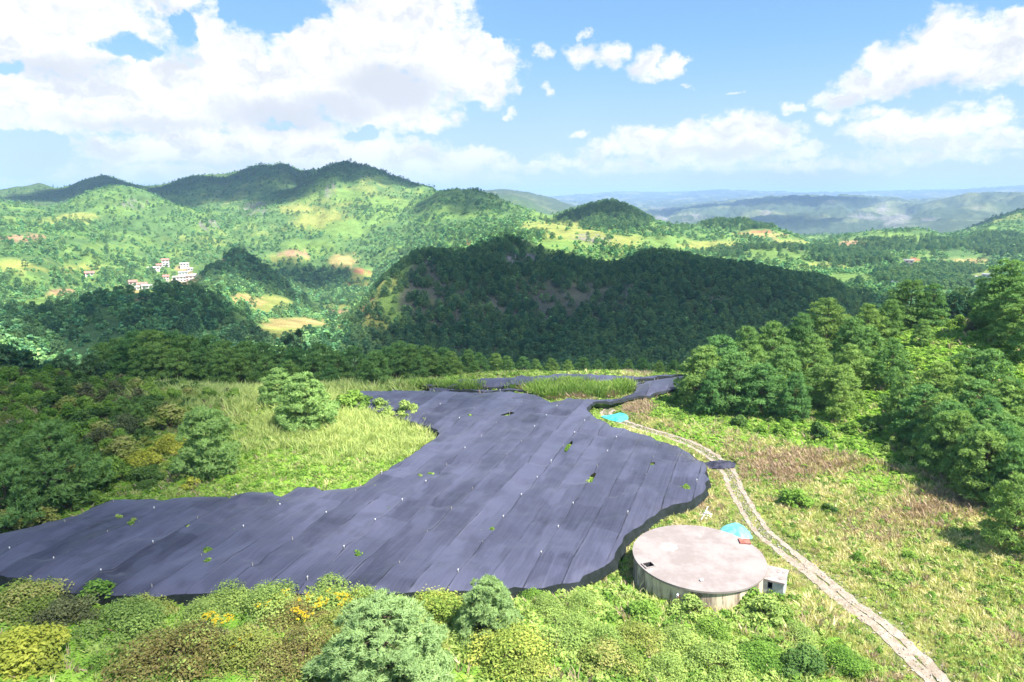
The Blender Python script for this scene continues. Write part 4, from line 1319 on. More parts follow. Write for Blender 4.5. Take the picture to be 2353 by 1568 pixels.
    V, Fc = tube_vf([(p[0] - TCX - .12, p[1] - TCY, TTOP + .13), (p[0] - TCX + .1, p[1] - TCY + .1, TTOP + .14), (p[0] - TCX + .2, p[1] - TCY + .13, TTOP + .13)], [0.09, 0.10, 0.03], 8)
    o = link('plastic_bottle', mesh_poly('plastic_bottle', V, Fc, plain_mat('white_plastic', (0.82, 0.82, 0.82))))
    o.location = (TCX, TCY, 0)
    tag(o, 'small white plastic bottle lying on the round tank roof', 'bottle')


build_tank()


def build_valve_house():
    zt = 2.35
    q = [at_z(px, py, zt)[:2] for px, py in ((1744, 1327), (1803, 1342), (1813, 1310), (1757, 1297))]
    root = empty('valve_house', (*np.mean(q, 0), 0))
    c = np.mean(q, 0)
    tag(root, 'small whitewashed valve house with a slab roof attached to the tank', 'valve house')
    wall = plain_mat('whitewash', (0.44, 0.46, 0.50), (0.33, 0.34, 0.37), 1.6, 0.9)
    slab = plain_mat('valve_slab', (0.36, 0.31, 0.30), (0.27, 0.22, 0.20), 1.4, 0.9)
    L = [np.array(p) - c for p in q]
    # shrink walls inside the slab
    W = [p * 0.93 for p in L]
    f0, f1 = W[0], W[1]
    d = f1 - f0
    # front wall with a square opening
    a0, a1, z0, z1 = 0.34, 0.54, 1.45, 2.12
    def P(t, z): return (*(f0 + d * t), z)
    V = [P(0, -1), P(a0, -1), P(a1, -1), P(1, -1), P(0, z0), P(a0, z0), P(a1, z0), P(1, z0), P(0, z1), P(a0, z1), P(a1, z1), P(1, z1), P(0, zt - .16), P(a0, zt - .16), P(a1, zt - .16), P(1, zt - .16)]
    Fc = [(r * 4 + k, r * 4 + k + 1, r * 4 + k + 5, r * 4 + k + 4) for r in range(3) for k in range(3) if not (r == 1 and k == 1)]
    # reveal of the opening
    nn = np.array([-d[1], d[0]]) / np.linalg.norm(d) * 0.18
    k = len(V)
    for t, z in ((a0, z0), (a1, z0), (a1, z1), (a0, z1)):
        V.append((*(f0 + d * t + nn), z))
    for i, (a, b) in enumerate(((5, 6), (6, 10), (10, 9), (9, 5))):
        Fc.append((a, b, k + (i + 1) % 4, k + i))
    # the other walls
    for i in (1, 2, 3):
        a, b = W[i], W[(i + 1) % 4]
        k = len(V)
        V += [(*a, -1), (*b, -1), (*b, zt - .16), (*a, zt - .16)]
        Fc.append((k, k + 1, k + 2, k + 3))
    link('wall', mesh_poly('wall', V, Fc, wall), root)
    V = [(*p, zt - .16) for p in L] + [(*p, zt) for p in L]
    link('roof_slab', mesh_poly('roof_slab', V, [(4, 5, 6, 7), (0, 1, 5, 4), (1, 2, 6, 5), (2, 3, 7, 6), (3, 0, 4, 7), (3, 2, 1, 0)], slab), root)
    # near-black sheet behind the opening, its colour standing in for the shade inside
    k = nn * 3.5
    V = [(*(f0 + d * 0.1 + k), 0.5), (*(f0 + d * 0.9 + k), 0.5), (*(f0 + d * 0.9 + k), 2.15), (*(f0 + d * 0.1 + k), 2.15)]
    link('chamber_shade', mesh_poly('chamber_shade', V, [(0, 1, 2, 3)], plain_mat('chamber', (0.02, 0.02, 0.02))), root)
    # crumbs of mortar on the slab
    rs = random.Random(4)
    for i in range(9):
        t, s = rs.uniform(.2, .9), rs.uniform(.15, .85)
        p = L[0] * (1 - t) * (1 - s) + L[1] * t * (1 - s) + L[2] * t * s + L[3] * (1 - t) * s
        e = rs.uniform(.05, .13)
        v, f = box_vf(p[0] - e, p[1] - e * .6, zt - .01, p[0] + e, p[1] + e * .7, zt + e * .5)
        link('mortar_crumb', mesh_poly('mortar_crumb', v, f, slab), root)


build_valve_house()


# ------------------------------------------------------------------ tarpaulins and litter
def cover_sheet(name, px_poly, label, mat, bulge, seed, zbase=0.08, cat='tarpaulin', wr=0.10):
    poly = [hit(px, py)[:2] for px, py in px_poly]
    pts = dense(poly, 0.22)
    pts = [p + 0.05 * np.array([math.sin(i * 2.3), math.cos(i * 1.9)]) for i, p in enumerate(pts)]
    verts = [Vector((float(p[0]), float(p[1]))) for p in pts]
    nb = len(verts)
    P = np.array(pts)
    gx, gy = np.meshgrid(np.arange(P[:, 0].min(), P[:, 0].max(), 0.2), np.arange(P[:, 1].min(), P[:, 1].max(), 0.2))
    gx = gx.ravel() + 0.05 * np.sin(np.arange(gx.size)); gy = gy.ravel()
    m = inpoly(gx, gy, pts) & (polydist(gx, gy, pts) > 0.12)
    verts += [Vector((float(a), float(b))) for a, b in zip(gx[m], gy[m])]
    vo, _, fo, _, _, _ = delaunay_2d_cdt(verts, [], [list(range(nb))], 1, 1e-4)
    vo = np.array([(p[0], p[1]) for p in vo])
    bd = polydist(vo[:, 0], vo[:, 1], pts)
    z = ground_z(vo[:, 0], vo[:, 1]) + zbase + bulge * (1 - np.exp(-bd / 0.7)) * (0.75 + 0.6 * fbm(vo[:, 0] / 1.1, vo[:, 1] / 1.1, 3, seed))
    z += wr * np.abs(fbm(vo[:, 0] / 0.6, vo[:, 1] / 0.9, 3, seed + 3))
    c = P.mean(0)
    cz = gz(c[0], c[1])
    me = mesh_np(name, np.c_[vo[:, 0] - c[0], vo[:, 1] - c[1], z - cz], np.array([f for f in fo if len(f) == 3]), mat, smooth=True)
    o = link(name, me)
    o.location = (c[0], c[1], cz)
    return tag(o, label, cat)


M_TARP = plain_mat('turquoise_tarp', (0.03, 0.42, 0.38), (0.09, 0.52, 0.47), 1.6, 0.45, 0.3, 6.0, spec=0.4)
M_TARP2 = plain_mat('pale_blue_tarp', (0.09, 0.38, 0.43), (0.18, 0.47, 0.52), 1.6, 0.5, 0.3, 6.0, spec=0.4)
cover_sheet('tarpaulin', [(1378, 958), (1407, 955), (1422, 950), (1436, 951), (1445, 957), (1443, 965), (1425, 972), (1400, 967)], 'bright turquoise tarpaulin heaped on the track at the far bend', M_TARP, 0.55, 501)
cover_sheet('tarpaulin', [(1652, 1222), (1660, 1212), (1680, 1205), (1704, 1208), (1722, 1224), (1730, 1238), (1710, 1246), (1670, 1240)], 'pale blue tarpaulin mound behind the round tank', M_TARP2, 1.0, 521)
M_SHEET = plain_mat('black_sheet', (0.014, 0.014, 0.026), (0.05, 0.05, 0.075), 1.2, 0.6)
sheet = cover_sheet('net_sheet', [(1618, 1066), (1632, 1062), (1654, 1060), (1678, 1061), (1692, 1069), (1688, 1077), (1659, 1080), (1640, 1079), (1622, 1080)], 'black net sheet laid across the dirt track', M_SHEET, 0.35, 541, 0.1, 'net sheet', 0.25)


def litter():
    p = hit(1622, 1190)
    root = empty('rubble_heap', p)
    tag(root, 'small heap of white broken plaster near the tank', 'rubble')
    mt = plain_mat('plaster', (0.70, 0.68, 0.64), (0.5, 0.47, 0.43), 3.0)
    rs = random.Random(9)
    for i in range(26):
        e = rs.uniform(0.06, 0.2)
        V = []
        for sz in (-1, 1):
            for k in range(5):
                a = 2 * math.pi * k / 5 + rs.uniform(-.3, .3)
                V.append((e * math.cos(a) * rs.uniform(.7, 1.1), e * math.sin(a) * rs.uniform(.7, 1.1), e * 0.5 * sz * rs.uniform(.6, 1)))
        Fc = [(k, (k + 1) % 5, 5 + (k + 1) % 5, 5 + k) for k in range(5)] + [(4, 3, 2, 1, 0), (5, 6, 7, 8, 9)]
        o = link('plaster_lump', mesh_poly('plaster_lump', V, Fc, mt), root)
        r = abs(rs.gauss(0, 0.55)); a = rs.uniform(0, 6.28)
        o.location = (r * math.cos(a) * .8, r * math.sin(a), 0.35 + max(0.0, 0.35 - r * .4))
        o.rotation_euler = (rs.uniform(-.6, .6), rs.uniform(-.6, .6), a)
    a, b = hit(1610, 1205), hit(1626, 1176)
    V, Fc = tube_vf([(a[0], a[1], a[2] + .45), (b[0], b[1], b[2] + .6)], 0.06, 8)
    o = link('plastic_pipe', mesh_poly('plastic_pipe', V, Fc, plain_mat('grey_pvc', (0.55, 0.58, 0.62))))
    tag(o, 'pale grey plastic pipe lying by the plaster heap', 'pipe')


litter()
# ------------------------------------------------------------------ plants: mesh makers
def unit(v):
    return v / (np.linalg.norm(v, axis=-1, keepdims=True) + 1e-9)


def blades(centers, dirs, length, width, per, spread, rs, var, jit=0.0, nrm=None):
    """needle tufts: thin triangles fanning out of each centre"""
    n = len(centers)
    C = np.repeat(centers, per, 0)
    D = unit(np.repeat(dirs, per, 0) + spread * rs.normal(0, 1, (n * per, 3)))
    if jit: C = C + rs.normal(0, jit, C.shape)
    L = length * rs.uniform(0.7, 1.15, (n * per, 1))
    N = rs.normal(0, 1, (n * per, 3)) if nrm is None else np.repeat(nrm, per, 0) + rs.normal(0, 0.35, (n * per, 3))
    S = unit(np.cross(D, N)) * width * 0.5
    a, b, t = C - S, C + S, C + D * L
    V = np.stack([a, b, t], 1).reshape(-1, 3)
    F_ = np.arange(n * per * 3).reshape(-1, 3)
    va = np.repeat(var, per) + rs.normal(0, 0.12, n * per)
    va = np.repeat(va[:, None], 3, 1); va[:, 2] += 0.15
    return V, F_, np.clip(va.ravel(), 0, 1)


def leaves(centers, normals, size, rs, var, aspect=0.55):
    """one folded diamond leaf per centre"""
    n = len(centers)
    T = unit(np.cross(normals, rs.normal(0, 1, (n, 3))))
    B = np.cross(normals, T)
    s = size * rs.uniform(0.4, 1.5, (n, 1))
    p0 = centers - T * s; p2 = centers + T * s
    p1 = centers + B * s * aspect + normals * s * 0.12; p3 = centers - B * s * aspect + normals * s * 0.12
    V = np.stack([p0, p1, p2, p3], 1).reshape(-1, 3)
    i = np.arange(n)[:, None] * 4
    F_ = np.concatenate([i + [0, 1, 2], i + [0, 2, 3]], 1).reshape(-1, 3)
    va = np.repeat(np.clip(var + rs.normal(0, 0.15, n), 0, 1), 4)
    return V, F_, va


def pine_mesh(seed, H=10.0, R=3.6, whorls=9, nb=6, tuft=16, per=9, blen=0.42, bw=0.085, base=0.12, round_=0.55, lump=0.30, inner=0.5):
    """crown and trunk of a pine: rising boughs, each carrying rounded lumps of needle tufts"""
    rs = np.random.default_rng(seed)
    C, D, Vr, Nn = [], [], [], []
    TV, TF = tube_vf([(0, 0, -0.6), (0.05, 0.02, H * 0.3), (0.08, 0, H * 0.65), (0.05, 0.02, H * 0.95)], [0.17 * H / 10, 0.14 * H / 10, 0.08 * H / 10, 0.02], 7)
    lean = rs.normal(0, 0.25, 2)
    lumps = []
    for w in range(whorls):
        u = min(max((w + rs.uniform(-0.3, 0.3)) / (whorls - 0.7), 0), 0.97)
        h = H * (base + (1 - base) * u)
        prof = (1 - u) ** round_ * min(1.0, 0.7 + 1.6 * u)
        k = max(3, int(round(nb * (0.45 + 0.75 * prof) + rs.uniform(-.5, .5))))
        a0 = rs.uniform(0, 6.28)
        for b in range(k):
            a = a0 + 2 * math.pi * b / k + rs.normal(0, 0.25)
            L = R * prof * rs.uniform(0.70, 1.12)
            tilt = 0.05 + 0.5 * u + rs.normal(0, 0.08)
            o = np.array([math.cos(a), math.sin(a), 0.0])
            st = np.array([lean[0] * u, lean[1] * u, h - 0.1])
            end = st + o * L * math.cos(tilt) + np.array([0, 0, L * math.sin(tilt) * 0.7])
            if L > 0.9:
                tv, tf = tube_vf([st, (st + end) / 2 - [0, 0, 0.06 * L], end], [0.05, 0.03, 0.012], 4)
                n0 = len(TV); TV += tv; TF += [tuple(i + n0 for i in q) for q in tf]
            side = np.array([-o[1], o[0], 0])
            rl = lump * R * (0.45 + 0.65 * prof) * rs.uniform(0.75, 1.2)
            lumps.append((end, rl, o))
            if rs.random() < inner and L > 1.2:
                lumps.append((st + (end - st) * 0.6 + side * rs.normal(0, 0.3 * L) + [0, 0, 0.12], rl * 0.85, o))
    lumps.append((np.array([lean[0], lean[1], H * 0.95]), lump * R * 0.55, np.zeros(3)))
    for c, rl, o in lumps:
        n = max(5, int(tuft * (rl / (lump * R)) ** 1.5))
        d = unit(rs.normal(0, 1, (n, 3)) + [0, 0, 0.75] + 0.5 * o)
        C.append(c + d * rl * rs.uniform(0.72, 1.05, (n, 1)) * [1, 1, 0.46])
        D.append(unit(0.55 * d + 0.9 * rs.normal(0, 1, (n, 3)) + [0, 0, 0.5]))
        Nn.append(d + [0, 0, 0.35])
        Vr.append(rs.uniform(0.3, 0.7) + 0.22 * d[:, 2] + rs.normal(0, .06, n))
    V, F_, va = blades(np.concatenate(C), np.concatenate(D), blen, bw, per, 0.7, rs, np.concatenate(Vr), 0.06, np.concatenate(Nn))
    return (V, F_, va), (TV, TF)


def bush_mesh(seed, R=1.0, H=1.6, lobes=12, n=900, size=0.11, flat=0.8, aspect=0.55, open_=0.25):
    """broadleaf shrub: leaf-covered lobes over a few stems"""
    rs = np.random.default_rng(seed)
    TV, TF = [], []
    cs, rr = [], []
    for i in range(lobes):
        a = rs.uniform(0, 6.28); q = math.sqrt(rs.uniform(0.0, 1.0))
        c = np.array([R * 0.75 * q * math.cos(a), R * 0.75 * q * math.sin(a), H * (0.30 + 0.5 * (1 - q ** 2) * rs.uniform(.6, 1.15))])
        if i == 0: c = np.array([0, 0, H * 0.8])
        cs.append(c); rr.append(R * rs.uniform(0.12, 0.40))
        c[2] *= rs.uniform(0.75, 1.25)
        tv, tf = tube_vf([(c[0] * .1, c[1] * .1, -0.3), (c[0] * .45, c[1] * .45, c[2] * .5), tuple(c)], [0.035 * R + .01, 0.024 * R + .006, 0.006], 4)
        n0 = len(TV); TV += tv; TF += [tuple(k + n0 for k in q_) for q_ in tf]
    cs = np.array(cs); rr = np.array(rr)
    w = rr ** 2 / (rr ** 2).sum()
    li = rs.choice(lobes, n, p=w)
    d = unit(rs.normal(0, 1, (n, 3)) + [0, 0, 0.45])
    rad = rr[li] * rs.uniform(1 - open_ * 1.6, 1.12, n)
    rad = np.where(rs.random(n) < 0.05, rad * rs.uniform(1.1, 1.5, n), rad)
    p = cs[li] + d * rad[:, None] * [1, 1, flat]
    p[:, 2] = np.maximum(p[:, 2], 0.04)
    nr = unit(d + [0, 0, 0.5] + 0.55 * rs.normal(0, 1, (n, 3)))
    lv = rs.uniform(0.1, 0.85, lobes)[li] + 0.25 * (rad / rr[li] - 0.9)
    return leaves(p, nr, size, rs, lv, aspect), (TV, TF)


def tuft_mesh(seed, n=26, h=0.8, spread=0.35, w=0.035, lean=0.35, plume=0):
    """grass tuft: bent blades, optionally with seed plumes"""
    rs = np.random.default_rng(seed)
    V, F_, va = [], [], []
    for i in range(n):
        a = rs.uniform(0, 6.28); q = rs.uniform(0, 1) ** .5 * spread
        b = np.array([q * math.cos(a), q * math.sin(a), -0.03])
        hh = h * rs.uniform(0.55, 1.15)
        l = np.array([math.cos(a + rs.normal(0, .6)), math.sin(a + rs.normal(0, .6)), 0]) * hh * lean * rs.uniform(.3, 1.3)
        m = b + l * 0.35 + [0, 0, hh * 0.62]
        t = b + l + [0, 0, hh * rs.uniform(.82, 1.0)]
        s = unit(np.cross(t - b, rs.normal(0, 1, 3)))[None][0] * w * .5
        k = len(V)
        pl = 2.2 if i < plume else 1.0
        V += [b - s, b + s, m + s * .9 * pl, m - s * .9 * pl, t]
        F_ += [(k, k + 1, k + 2), (k, k + 2, k + 3), (k + 3, k + 2, k + 4)]
        c = rs.uniform(.2, .8)
        va += [c * .7, c * .7, c, c, min(1, c + .25)]
    return np.array(V), np.array(F_), np.array(va)


def fern_mesh(seed, fronds=9, L=0.9):
    """bracken: arching fronds with paired side leaflets"""
    rs = np.random.default_rng(seed)
    V, F_, va = [], [], []
    for i in range(fronds):
        a = 2 * math.pi * i / fronds + rs.normal(0, .3)
        o = np.array([math.cos(a), math.sin(a), 0]); s = np.array([-o[1], o[0], 0])
        l = L * rs.uniform(.7, 1.2); up = rs.uniform(.5, .95)
        c = rs.uniform(.3, .8)
        P = []
        for t in np.linspace(0.15, 1, 7):
            P.append(o * l * t + np.array([0, 0, l * (up * t * 1.25 - 0.75 * t * t) + 0.05]))
        for k in range(6):
            p, q = P[k], P[k + 1]
            wd = l * 0.36 * (1 - k / 6.2) * (0.75 + .5 * rs.random())
            for sd in (-1, 1):
                n0 = len(V)
                tip = (p + q) / 2 + s * sd * wd + o * wd * .35 - np.array([0, 0, wd * .22])
                V += [p, q, tip, p + (tip - p) * .55 - o * wd * .12]
                F_ += [(n0, n0 + 1, n0 + 2), (n0, n0 + 2, n0 + 3)]
                va += [c - .1, c, c + .15, c]
    return np.array(V), np.array(F_), np.clip(np.array(va), 0, 1)


# ------------------------------------------------------------------ plants: materials
M_BARK = plain_mat('bark', (0.11, 0.075, 0.05), (0.18, 0.13, 0.09), 6.0, 0.95)
M_STEM = plain_mat('stem', (0.14, 0.10, 0.06), (0.2, 0.15, 0.09), 6.0, 0.95)
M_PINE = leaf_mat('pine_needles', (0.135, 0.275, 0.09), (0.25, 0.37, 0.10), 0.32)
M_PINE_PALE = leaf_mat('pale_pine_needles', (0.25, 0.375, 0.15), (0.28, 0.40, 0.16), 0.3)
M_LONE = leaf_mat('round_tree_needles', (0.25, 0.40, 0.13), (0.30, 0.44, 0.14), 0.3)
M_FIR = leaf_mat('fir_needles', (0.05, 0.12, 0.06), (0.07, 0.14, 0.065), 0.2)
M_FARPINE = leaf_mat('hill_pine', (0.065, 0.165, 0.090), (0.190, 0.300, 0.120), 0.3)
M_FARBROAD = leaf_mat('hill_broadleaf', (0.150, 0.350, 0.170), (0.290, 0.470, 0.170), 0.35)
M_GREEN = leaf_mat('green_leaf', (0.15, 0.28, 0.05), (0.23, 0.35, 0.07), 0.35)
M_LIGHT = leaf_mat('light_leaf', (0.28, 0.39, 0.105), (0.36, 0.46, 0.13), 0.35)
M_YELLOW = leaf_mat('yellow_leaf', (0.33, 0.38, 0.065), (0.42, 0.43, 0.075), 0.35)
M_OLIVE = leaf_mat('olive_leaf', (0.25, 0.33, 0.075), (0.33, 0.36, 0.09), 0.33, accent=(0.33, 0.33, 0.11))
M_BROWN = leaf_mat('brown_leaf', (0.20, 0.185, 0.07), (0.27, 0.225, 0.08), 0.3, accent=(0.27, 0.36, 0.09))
M_DARK = leaf_mat('dark_leaf', (0.10, 0.185, 0.05), (0.145, 0.235, 0.065), 0.3)
M_DUSKY = leaf_mat('dusky_leaf', (0.13, 0.165, 0.07), (0.19, 0.18, 0.085), 0.25)
M_FERN = leaf_mat('bracken_leaf', (0.20, 0.39, 0.05), (0.31, 0.48, 0.08), 0.4)
M_GRASS1 = leaf_mat('meadow_blade', (0.40, 0.47, 0.16), (0.52, 0.54, 0.20), 0.4)
M_GRASS2 = leaf_mat('straw_blade', (0.62, 0.56, 0.30), (0.68, 0.62, 0.34), 0.35)
M_GRASS3 = leaf_mat('russet_blade', (0.40, 0.29, 0.21), (0.48, 0.37, 0.25), 0.3)
M_GRASS4 = leaf_mat('reed_blade', (0.43, 0.52, 0.18), (0.53, 0.57, 0.22), 0.4)
M_BLOOM = leaf_mat('yellow_bloom', (0.62, 0.48, 0.03), (0.7, 0.55, 0.05), 0.3)
M_OY = leaf_mat('olive_yellow_leaf', (0.24, 0.34, 0.07), (0.31, 0.37, 0.08), 0.33, accent=(0.37, 0.40, 0.09))


def leafmesh(name, vfa, mat):
    return mesh_np(name, vfa[0], vfa[1], mat, var=vfa[2])


def woodmesh(name, vf, mat):
    return mesh_poly(name, vf[0], vf[1], mat)


def kind_pine(seeds, mat, **kw):
    out = []
    for s in seeds:
        a, b = pine_mesh(s, **kw)
        out.append((leafmesh('crown', a, mat), woodmesh('trunk', b, M_BARK), kw.get('H', 10.0)))
    return out


def kind_bush(seeds, mat, **kw):
    out = []
    for s in seeds:
        a, b = bush_mesh(s, **kw)
        out.append((leafmesh('foliage', a, mat), woodmesh('stem', b, M_STEM), kw.get('H', 1.6)))
    return out


K_PINE = kind_pine((1, 2, 3, 4, 5), M_PINE, H=10.0, R=4.1, whorls=9, nb=6, tuft=40, per=9, blen=0.42, bw=0.115, lump=0.29, inner=0.6)
K_PALE = kind_pine((11, 12), M_PINE_PALE, H=8.0, R=3.9, whorls=11, nb=10, tuft=44, per=12, blen=0.30, bw=0.07, base=0.02, round_=0.5, lump=0.22, inner=0.8)
K_LONE = kind_pine((14, 15, 16), M_LONE, H=8.0, R=3.6, whorls=8, nb=8, tuft=42, per=10, blen=0.36, bw=0.10, base=0.07, round_=0.42, lump=0.27, inner=0.8)
K_FIR = kind_pine((21, 22), M_FIR, H=9.0, R=1.7, whorls=12, nb=5, tuft=7, per=7, blen=0.45, bw=0.11, base=0.1, round_=0.95)
K_HILLPINE = kind_pine((31, 32, 33, 34), M_FARPINE, H=7.0, R=3.1, whorls=6, nb=5, tuft=6, per=4, blen=0.9, bw=0.42, base=0.08, round_=0.5, inner=0.3)
BK = dict(R=1.0, H=1.35)
MK = dict(R=1.0, H=0.95)


def both(seeds, mat, lobes, n, size, **kw):
    """the same shrub at bank size and, with finer leaves, as a broad near mound"""
    return (kind_bush(seeds, mat, lobes=lobes, n=n, size=size, **BK, **kw), kind_bush([k + 500 for k in seeds[:2]], mat, lobes=lobes * 2, n=int(n * 4.6), size=size * 0.44, **MK, **kw))


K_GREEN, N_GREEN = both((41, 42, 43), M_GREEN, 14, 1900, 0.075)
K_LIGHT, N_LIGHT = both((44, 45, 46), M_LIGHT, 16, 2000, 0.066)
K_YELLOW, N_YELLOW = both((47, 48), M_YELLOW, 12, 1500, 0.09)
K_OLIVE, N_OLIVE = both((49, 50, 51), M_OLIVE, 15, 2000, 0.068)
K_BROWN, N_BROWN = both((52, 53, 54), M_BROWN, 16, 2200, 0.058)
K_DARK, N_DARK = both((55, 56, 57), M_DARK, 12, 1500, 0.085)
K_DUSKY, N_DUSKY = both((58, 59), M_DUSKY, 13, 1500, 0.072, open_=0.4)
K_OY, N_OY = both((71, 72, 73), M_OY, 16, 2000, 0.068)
K_FARB = kind_bush((61, 62, 63), M_FARBROAD, R=2.7, H=4.4, lobes=8, n=170, size=0.62, flat=0.85, aspect=0.75)

COUNTS = {}


def plant(kind, name, x, y, s, label, cat, group, part=('crown', 'trunk'), sz=None, dz=0.0, rs=random.Random(5)):
    fo, wo, H = rs.choice(kind)
    root = empty(name, (x, y, gz(x, y) + dz), rs.uniform(0, 6.28), (s, s, sz if sz else s))
    tag(root, label, cat, group)
    link(part[0], fo, root); link(part[1], wo, root)
    return root


def clear_of(x, y, pad=0.6):
    """not on the nets, the tank, the track or the tarpaulins"""
    x = np.asarray(x, float); y = np.asarray(y, float)
    bad = np.zeros(x.shape, bool)
    near = np.hypot(x, y) < 150
    for poly in (netA, netB, netC):
        bad |= near & (inpoly(x, y, poly) | (polydist(x, y, poly) < pad))
    bad |= np.hypot(x - TCX, y - TCY) < TR + 0.25
    bad |= np.hypot(x - 24.3, y - 55.3) < 1.75
    dt = polydist(x, y, TRACK[::2], False)
    mid = (dt < 0.40 - pad * 0.3) & (y < 76) & (fbm(x / 2.0, y / 2.0, 2, 771) > np.where(y < 64, 0.12, -0.3))
    bad |= (dt < 1.1 + 0.4 * pad + 0.3 * fbm(x / 1.6, y / 1.6, 2, 773)) & ~mid
    for px, py, rad in ((1412, 960, 2.6), (1690, 1224, 2.0), (1655, 1070, 2.6)):
        p = at_z(px, py, 0.1)
        bad |= np.hypot(x - p[0], y - p[1]) < rad
    return ~bad


# ------------------------------------------------------------------ pines and shrubs one by one
def by_top(px, py, r, kind, name, label, cat, group, wide=1.0, part=('crown', 'trunk'), href=None, dark=None, maxh=14):
    """a tree whose tip is seen at px, py, standing r metres away"""
    a, b, _c = ray(px, py)
    q = math.hypot(a, b) / b
    if px > 2040 and py > 735: q = 1 + 0.35 * (q - 1)
    p = at_r(px, py, r * q)
    g = gz(p[0], p[1])
    if px > 2040 and py > 735: maxh = 7.6
    h = max(2.2, min(p[2] - g, maxh))
    H = kind[0][2]
    s = h / H
    return plant(kind, name, p[0], p[1], s * wide, label, cat, group, part, sz=s)


SHARED_R = 'rounded sunlit pine in the wood climbing the right-hand slope'
RIGHT_PINES = [(1615, 795, 109), (1660, 772, 113), (1720, 750, 117), (1692, 812, 105), (1780, 742, 119), (1845, 722, 123), (1905, 688, 128), (1872, 770, 112), (1800, 795, 106), (1757, 838, 102), (1832, 858, 98),
               (1900, 830, 101), (1960, 795, 104), (1935, 880, 95), (1995, 752, 110), (2000, 702, 121), (2048, 690, 122), (2098, 645, 127), (2150, 655, 124), (2255, 690, 117), 
               (2325, 600, 110), (2290, 655, 112), (2360, 640, 104), (2300, 760, 100), (2345, 800, 92), (2262, 838, 92), (2180, 868, 90), (2225, 925, 85), (2310, 880, 84), (2355, 930, 78), (2365, 1010, 70), (2285, 960, 80), (1640, 850, 104),
               (1735, 800, 110), (1960, 730, 118), (2390, 700, 95), (2420, 850, 80), (2240, 790, 94), (2290, 830, 88), (2200, 850, 88), (2330, 870, 82), (2270, 900, 82), (2345, 760, 92), (2170, 930, 86), (1940, 840, 99), (2353, 690, 100), (2310, 700, 104), (2240, 750, 102), (2062, 745, 111), (2125, 735, 113), (2170, 800, 100), (2085, 800, 98), (2135, 850, 93)]
ORD = 'first second third fourth fifth sixth seventh eighth ninth tenth eleventh twelfth thirteenth fourteenth fifteenth sixteenth seventeenth eighteenth nineteenth twentieth twenty-first twenty-second twenty-third twenty-fourth twenty-fifth twenty-sixth'.split()


def ordinal_labels(items, rows, text):
    """rows: list of (name, test); labels counted from the left within each row"""
    out = {}
    for name, test in rows:
        ids = sorted((i for i, c in enumerate(items) if i not in out and test(c)), key=lambda i: items[i][0])
        for n, i in enumerate(ids):
            out[i] = text.format(ORD[min(n, len(ORD) - 1)], name)
    return out


LAB_R = {0: 'first tall pine of the right-hand wood, beside the far net', 6: 'topmost pine on the ridge of the right-hand wood where it meets the shaded hill', 10: 'large pine standing forward at the foot of the right-hand wood',
         RIGHT_PINES.index((2325, 600, 110)): 'tallest layered pine on the skyline at the right-hand edge', RIGHT_PINES.index((2365, 1010, 70)): 'large dark pine at the right-hand edge above the meadow', RIGHT_PINES.index((2098, 645, 127)): 'round-topped pine on the crest above the small houses'}
OL = ordinal_labels(RIGHT_PINES, [('skyline row', lambda c: c[2] >= 116), ('middle rows', lambda c: c[2] >= 98), ('front rows', lambda c: True)], '{} pine from the left in the {} of the right-hand wood')
OL.update(LAB_R); LAB_R = OL
for i, (px, py, r) in enumerate(RIGHT_PINES):
    by_top(px, py, r, K_PINE, 'pine_tree', LAB_R.get(i, SHARED_R), 'pine tree', 'pines of the right-hand wood', wide=0.96 + 0.18 * math.sin(i * 2.3))

LEFT_PINES = [(107, 974, 73, 1.25), (-5, 1048, 68, 1.2), (281, 913, 98, .9), (313, 930, 96, .9), (20, 985, 78, 1.1), (190, 1065, 76, .9)]
LAB_L = ['large blue-green pine in shade at the left net edge', 'pine cut by the left picture edge above the net corner', 'small bluish pine on the shaded left bank, upper one of a pair', 'small bluish pine on the shaded left bank, lower one of a pair',
         'shaded pine behind the large blue-green pine on the left', 'low shaded pine between the large pine and the yellow bushes']
for (px, py, r, w), lb in zip(LEFT_PINES, LAB_L):
    by_top(px, py, r, K_PINE, 'pine_tree', lb, 'pine tree', None, w)
for (px, py, r, w), lb in zip([(468, 945, 81.5, 1.0), (632, 852, 108, 1.05), (697, 862, 98, 1.1)],
                              ['lone round pale-green tree lit by sun above the yellow bushes', 'sunlit round tree behind its twin on the left bank', 'sunlit two-humped tree in front of its twin on the left bank']):
    by_top(px, py, r, K_LONE, 'round_tree', lb, 'tree', None, w)
SHARED_T = 'dark pine in the shaded row behind the nets'
ROW = [(302, 766, 150), (353, 760, 148), (389, 764, 152), (432, 770, 148), (479, 774, 146), (518, 788, 142), (561, 788, 142), (590, 790, 150), (684, 800, 138), (720, 810, 134), (640, 800, 146), (775, 810, 134), (814, 800, 138), (861, 808, 127), (740, 790, 150), (890, 800, 140),
       (915, 788, 146), (950, 795, 142), (984, 796, 140), (1012, 800, 144), (1041, 808, 138), (1075, 806, 146), (1105, 812, 140), (1140, 812, 145), (1167, 818, 140), (1200, 820, 148), (1235, 826, 142), (1270, 824, 150), (1305, 828, 144), (1340, 824, 152), (1375, 828, 145), (1410, 824, 152),
       (1445, 828, 146), (1480, 824, 154), (1515, 830, 148), (1550, 828, 152), (270, 780, 156), (235, 772, 160), (410, 800, 138), (500, 815, 134), (460, 800, 140), (545, 815, 136), (610, 822, 134), (660, 830, 130), (760, 840, 128), (330, 800, 142), (370, 795, 142), (835, 830, 131), (960, 820, 134), (1090, 830, 136), (1020, 822, 136)]
